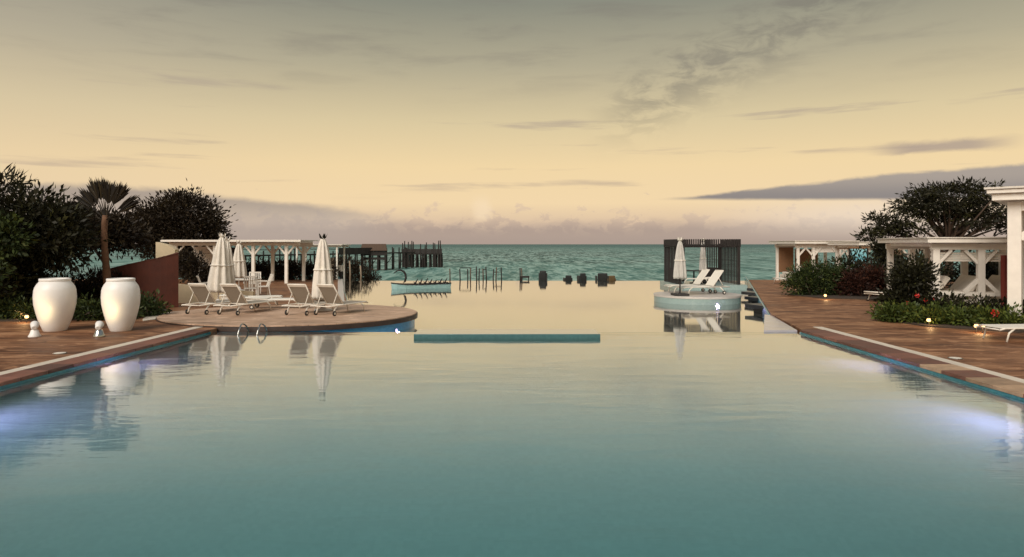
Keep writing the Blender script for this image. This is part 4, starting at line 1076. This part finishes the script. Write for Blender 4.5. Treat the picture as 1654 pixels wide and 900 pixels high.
for i, (x, y, h) in enumerate(((-11.6, 51.2, 1.9), (-10.75, 51.0, 1.55))):
    o = MB().tube([(0, 0, -.05), (.03, 0, h * .5), (-.02, 0, h)], [.07, .06, .055], 7).build('driftwood_post', M_TAN, smooth=True, loc=(x, y, -.95))
    tag(o, ['taller pale driftwood post standing in the beach scrub', 'shorter pale driftwood post at the right end of the beach scrub'][i], 'post', 'driftwood posts in the scrub')

# ------------------------------------------------------------------ jetty in the sea
def jetty():
    A_, B_ = Vector((-41, 88, 0)), Vector((-16.7, 138, 0)); d = (B_ - A_); Ln = d.length; ang = math.atan2(d.y, d.x)
    t = thing('jetty', 'dark timber jetty walkway running out over the sea on the left', 'jetty', (A_.x, A_.y, SEA_Z), ang)
    MB().box((Ln / 2 - 1.8, 0, 3.05), (Ln - 3.6, 1.5, .22)).build('walkway', M_PIER, t)
    r = random.Random(5); k = 0; u = .5
    while u < Ln - 3:
        for s in (-.62, .62):
            h = 3.0 + (r.uniform(.5, 1.2) if r.random() < .55 else 0)
            MB().tube([(0, 0, -.6), (r.uniform(-.1, .1), r.uniform(-.06, .06), h)], [.14, .11], 6).build('pile', M_PIER, t, loc=(u, s, 0))
        if u < Ln * .62: MB().beam((u, -.6, 3.9), (u + 2.2, -.6, 3.9 + r.uniform(-.1, .1)), .07, .09).build('handrail', M_PIER, t)
        if k % 2: MB().beam((u, -.62, .6), (u + 2.2, -.62, 2.6), .08, .1).build('cross_brace', M_PIER, t)
        u += 2.2; k += 1
    for k in range(9): MB().box((Ln - 26 + 1.02 * k, -.7, 3.6), (1.0, .07, .95)).build('side_board', M_PIER if k % 2 else M_DARK, t)
    r = random.Random(9)
    t = thing('sea_platform', 'dark sea platform on stilts with tall poles at the jetty end', 'platform', (-16.7, 138, SEA_Z))
    MB().box((0, 1.2, 2.75), (7.9, 3.0, .3)).build('floor', M_PIER, t)
    for k in range(14): MB().box((-3.8 + .585 * k, -.33, 3.25), (.57, .08, .95)).build('side_board', M_DARK if k % 2 else M_PIER, t)
    for k, x in enumerate((-3.8, -3.45, -2.75, -2.05, -1.1, -.2, .2, .6, 1.6, 2.4, 2.7, 3.4, 3.8)):
        tall = x in (-3.8, -3.45, -2.75, -2.05, -.2, .6, 2.4, 2.7, 3.4, 3.8)
        for y in (-.28, 2.6):
            h = (5.0 + r.uniform(-.5, .45)) if tall and (y < 0 or r.random() < .4) else 2.7
            MB().tube([(0, 0, -.6), (r.uniform(-.05, .05), 0, h * .5), (r.uniform(-.1, .1), 0, h)], [.2, .17, .09 if h > 3 else .17], 6).build('pile', M_PIER, t, loc=(x, y, 0))
    t = thing('thatched_hut', 'brown thatched hut on stilts halfway along the jetty', 'hut', (-23.6, 123.5, SEA_Z), R(8))
    MB().box((0, 0, 2.85), (4.6, 3.6, .35)).build('floor', M_PIER, t)
    MB().add([(-2.35, -2, 3.55), (2.35, -2, 3.55), (2.35, 2, 3.55), (-2.35, 2, 3.55), (-2.1, -.4, 4.75), (2.1, -.4, 4.75), (2.1, .5, 4.75), (-2.1, .5, 4.75)],
             [(0, 1, 5, 4), (1, 2, 6, 5), (2, 3, 7, 6), (3, 0, 4, 7), (4, 5, 6, 7), (3, 2, 1, 0)]).build('roof', M_THATCH, t)
    for y in (-1.62, 1.62): MB().box((0, y, 2.1), (4.5, .12, .4)).build('cross_beam', M_PIER, t)
    for x in (-2.1, -.7, .75, 2.1):
        for y in (-1.6, 1.6): MB().tube([(0, 0, -.6), (r.uniform(-.1, .1), 0, 3.6)], [.2, .15], 6).build('pile', M_PIER, t, loc=(x, y, 0))
    for k in range(8): MB().box((-2.0 + .57 * k, -1.68, 3.15), (.56, .08, .9)).build('side_board', M_PIER, t)
jetty()

for o in bpy.data.objects:
    if '_used' in o: del o['_used']
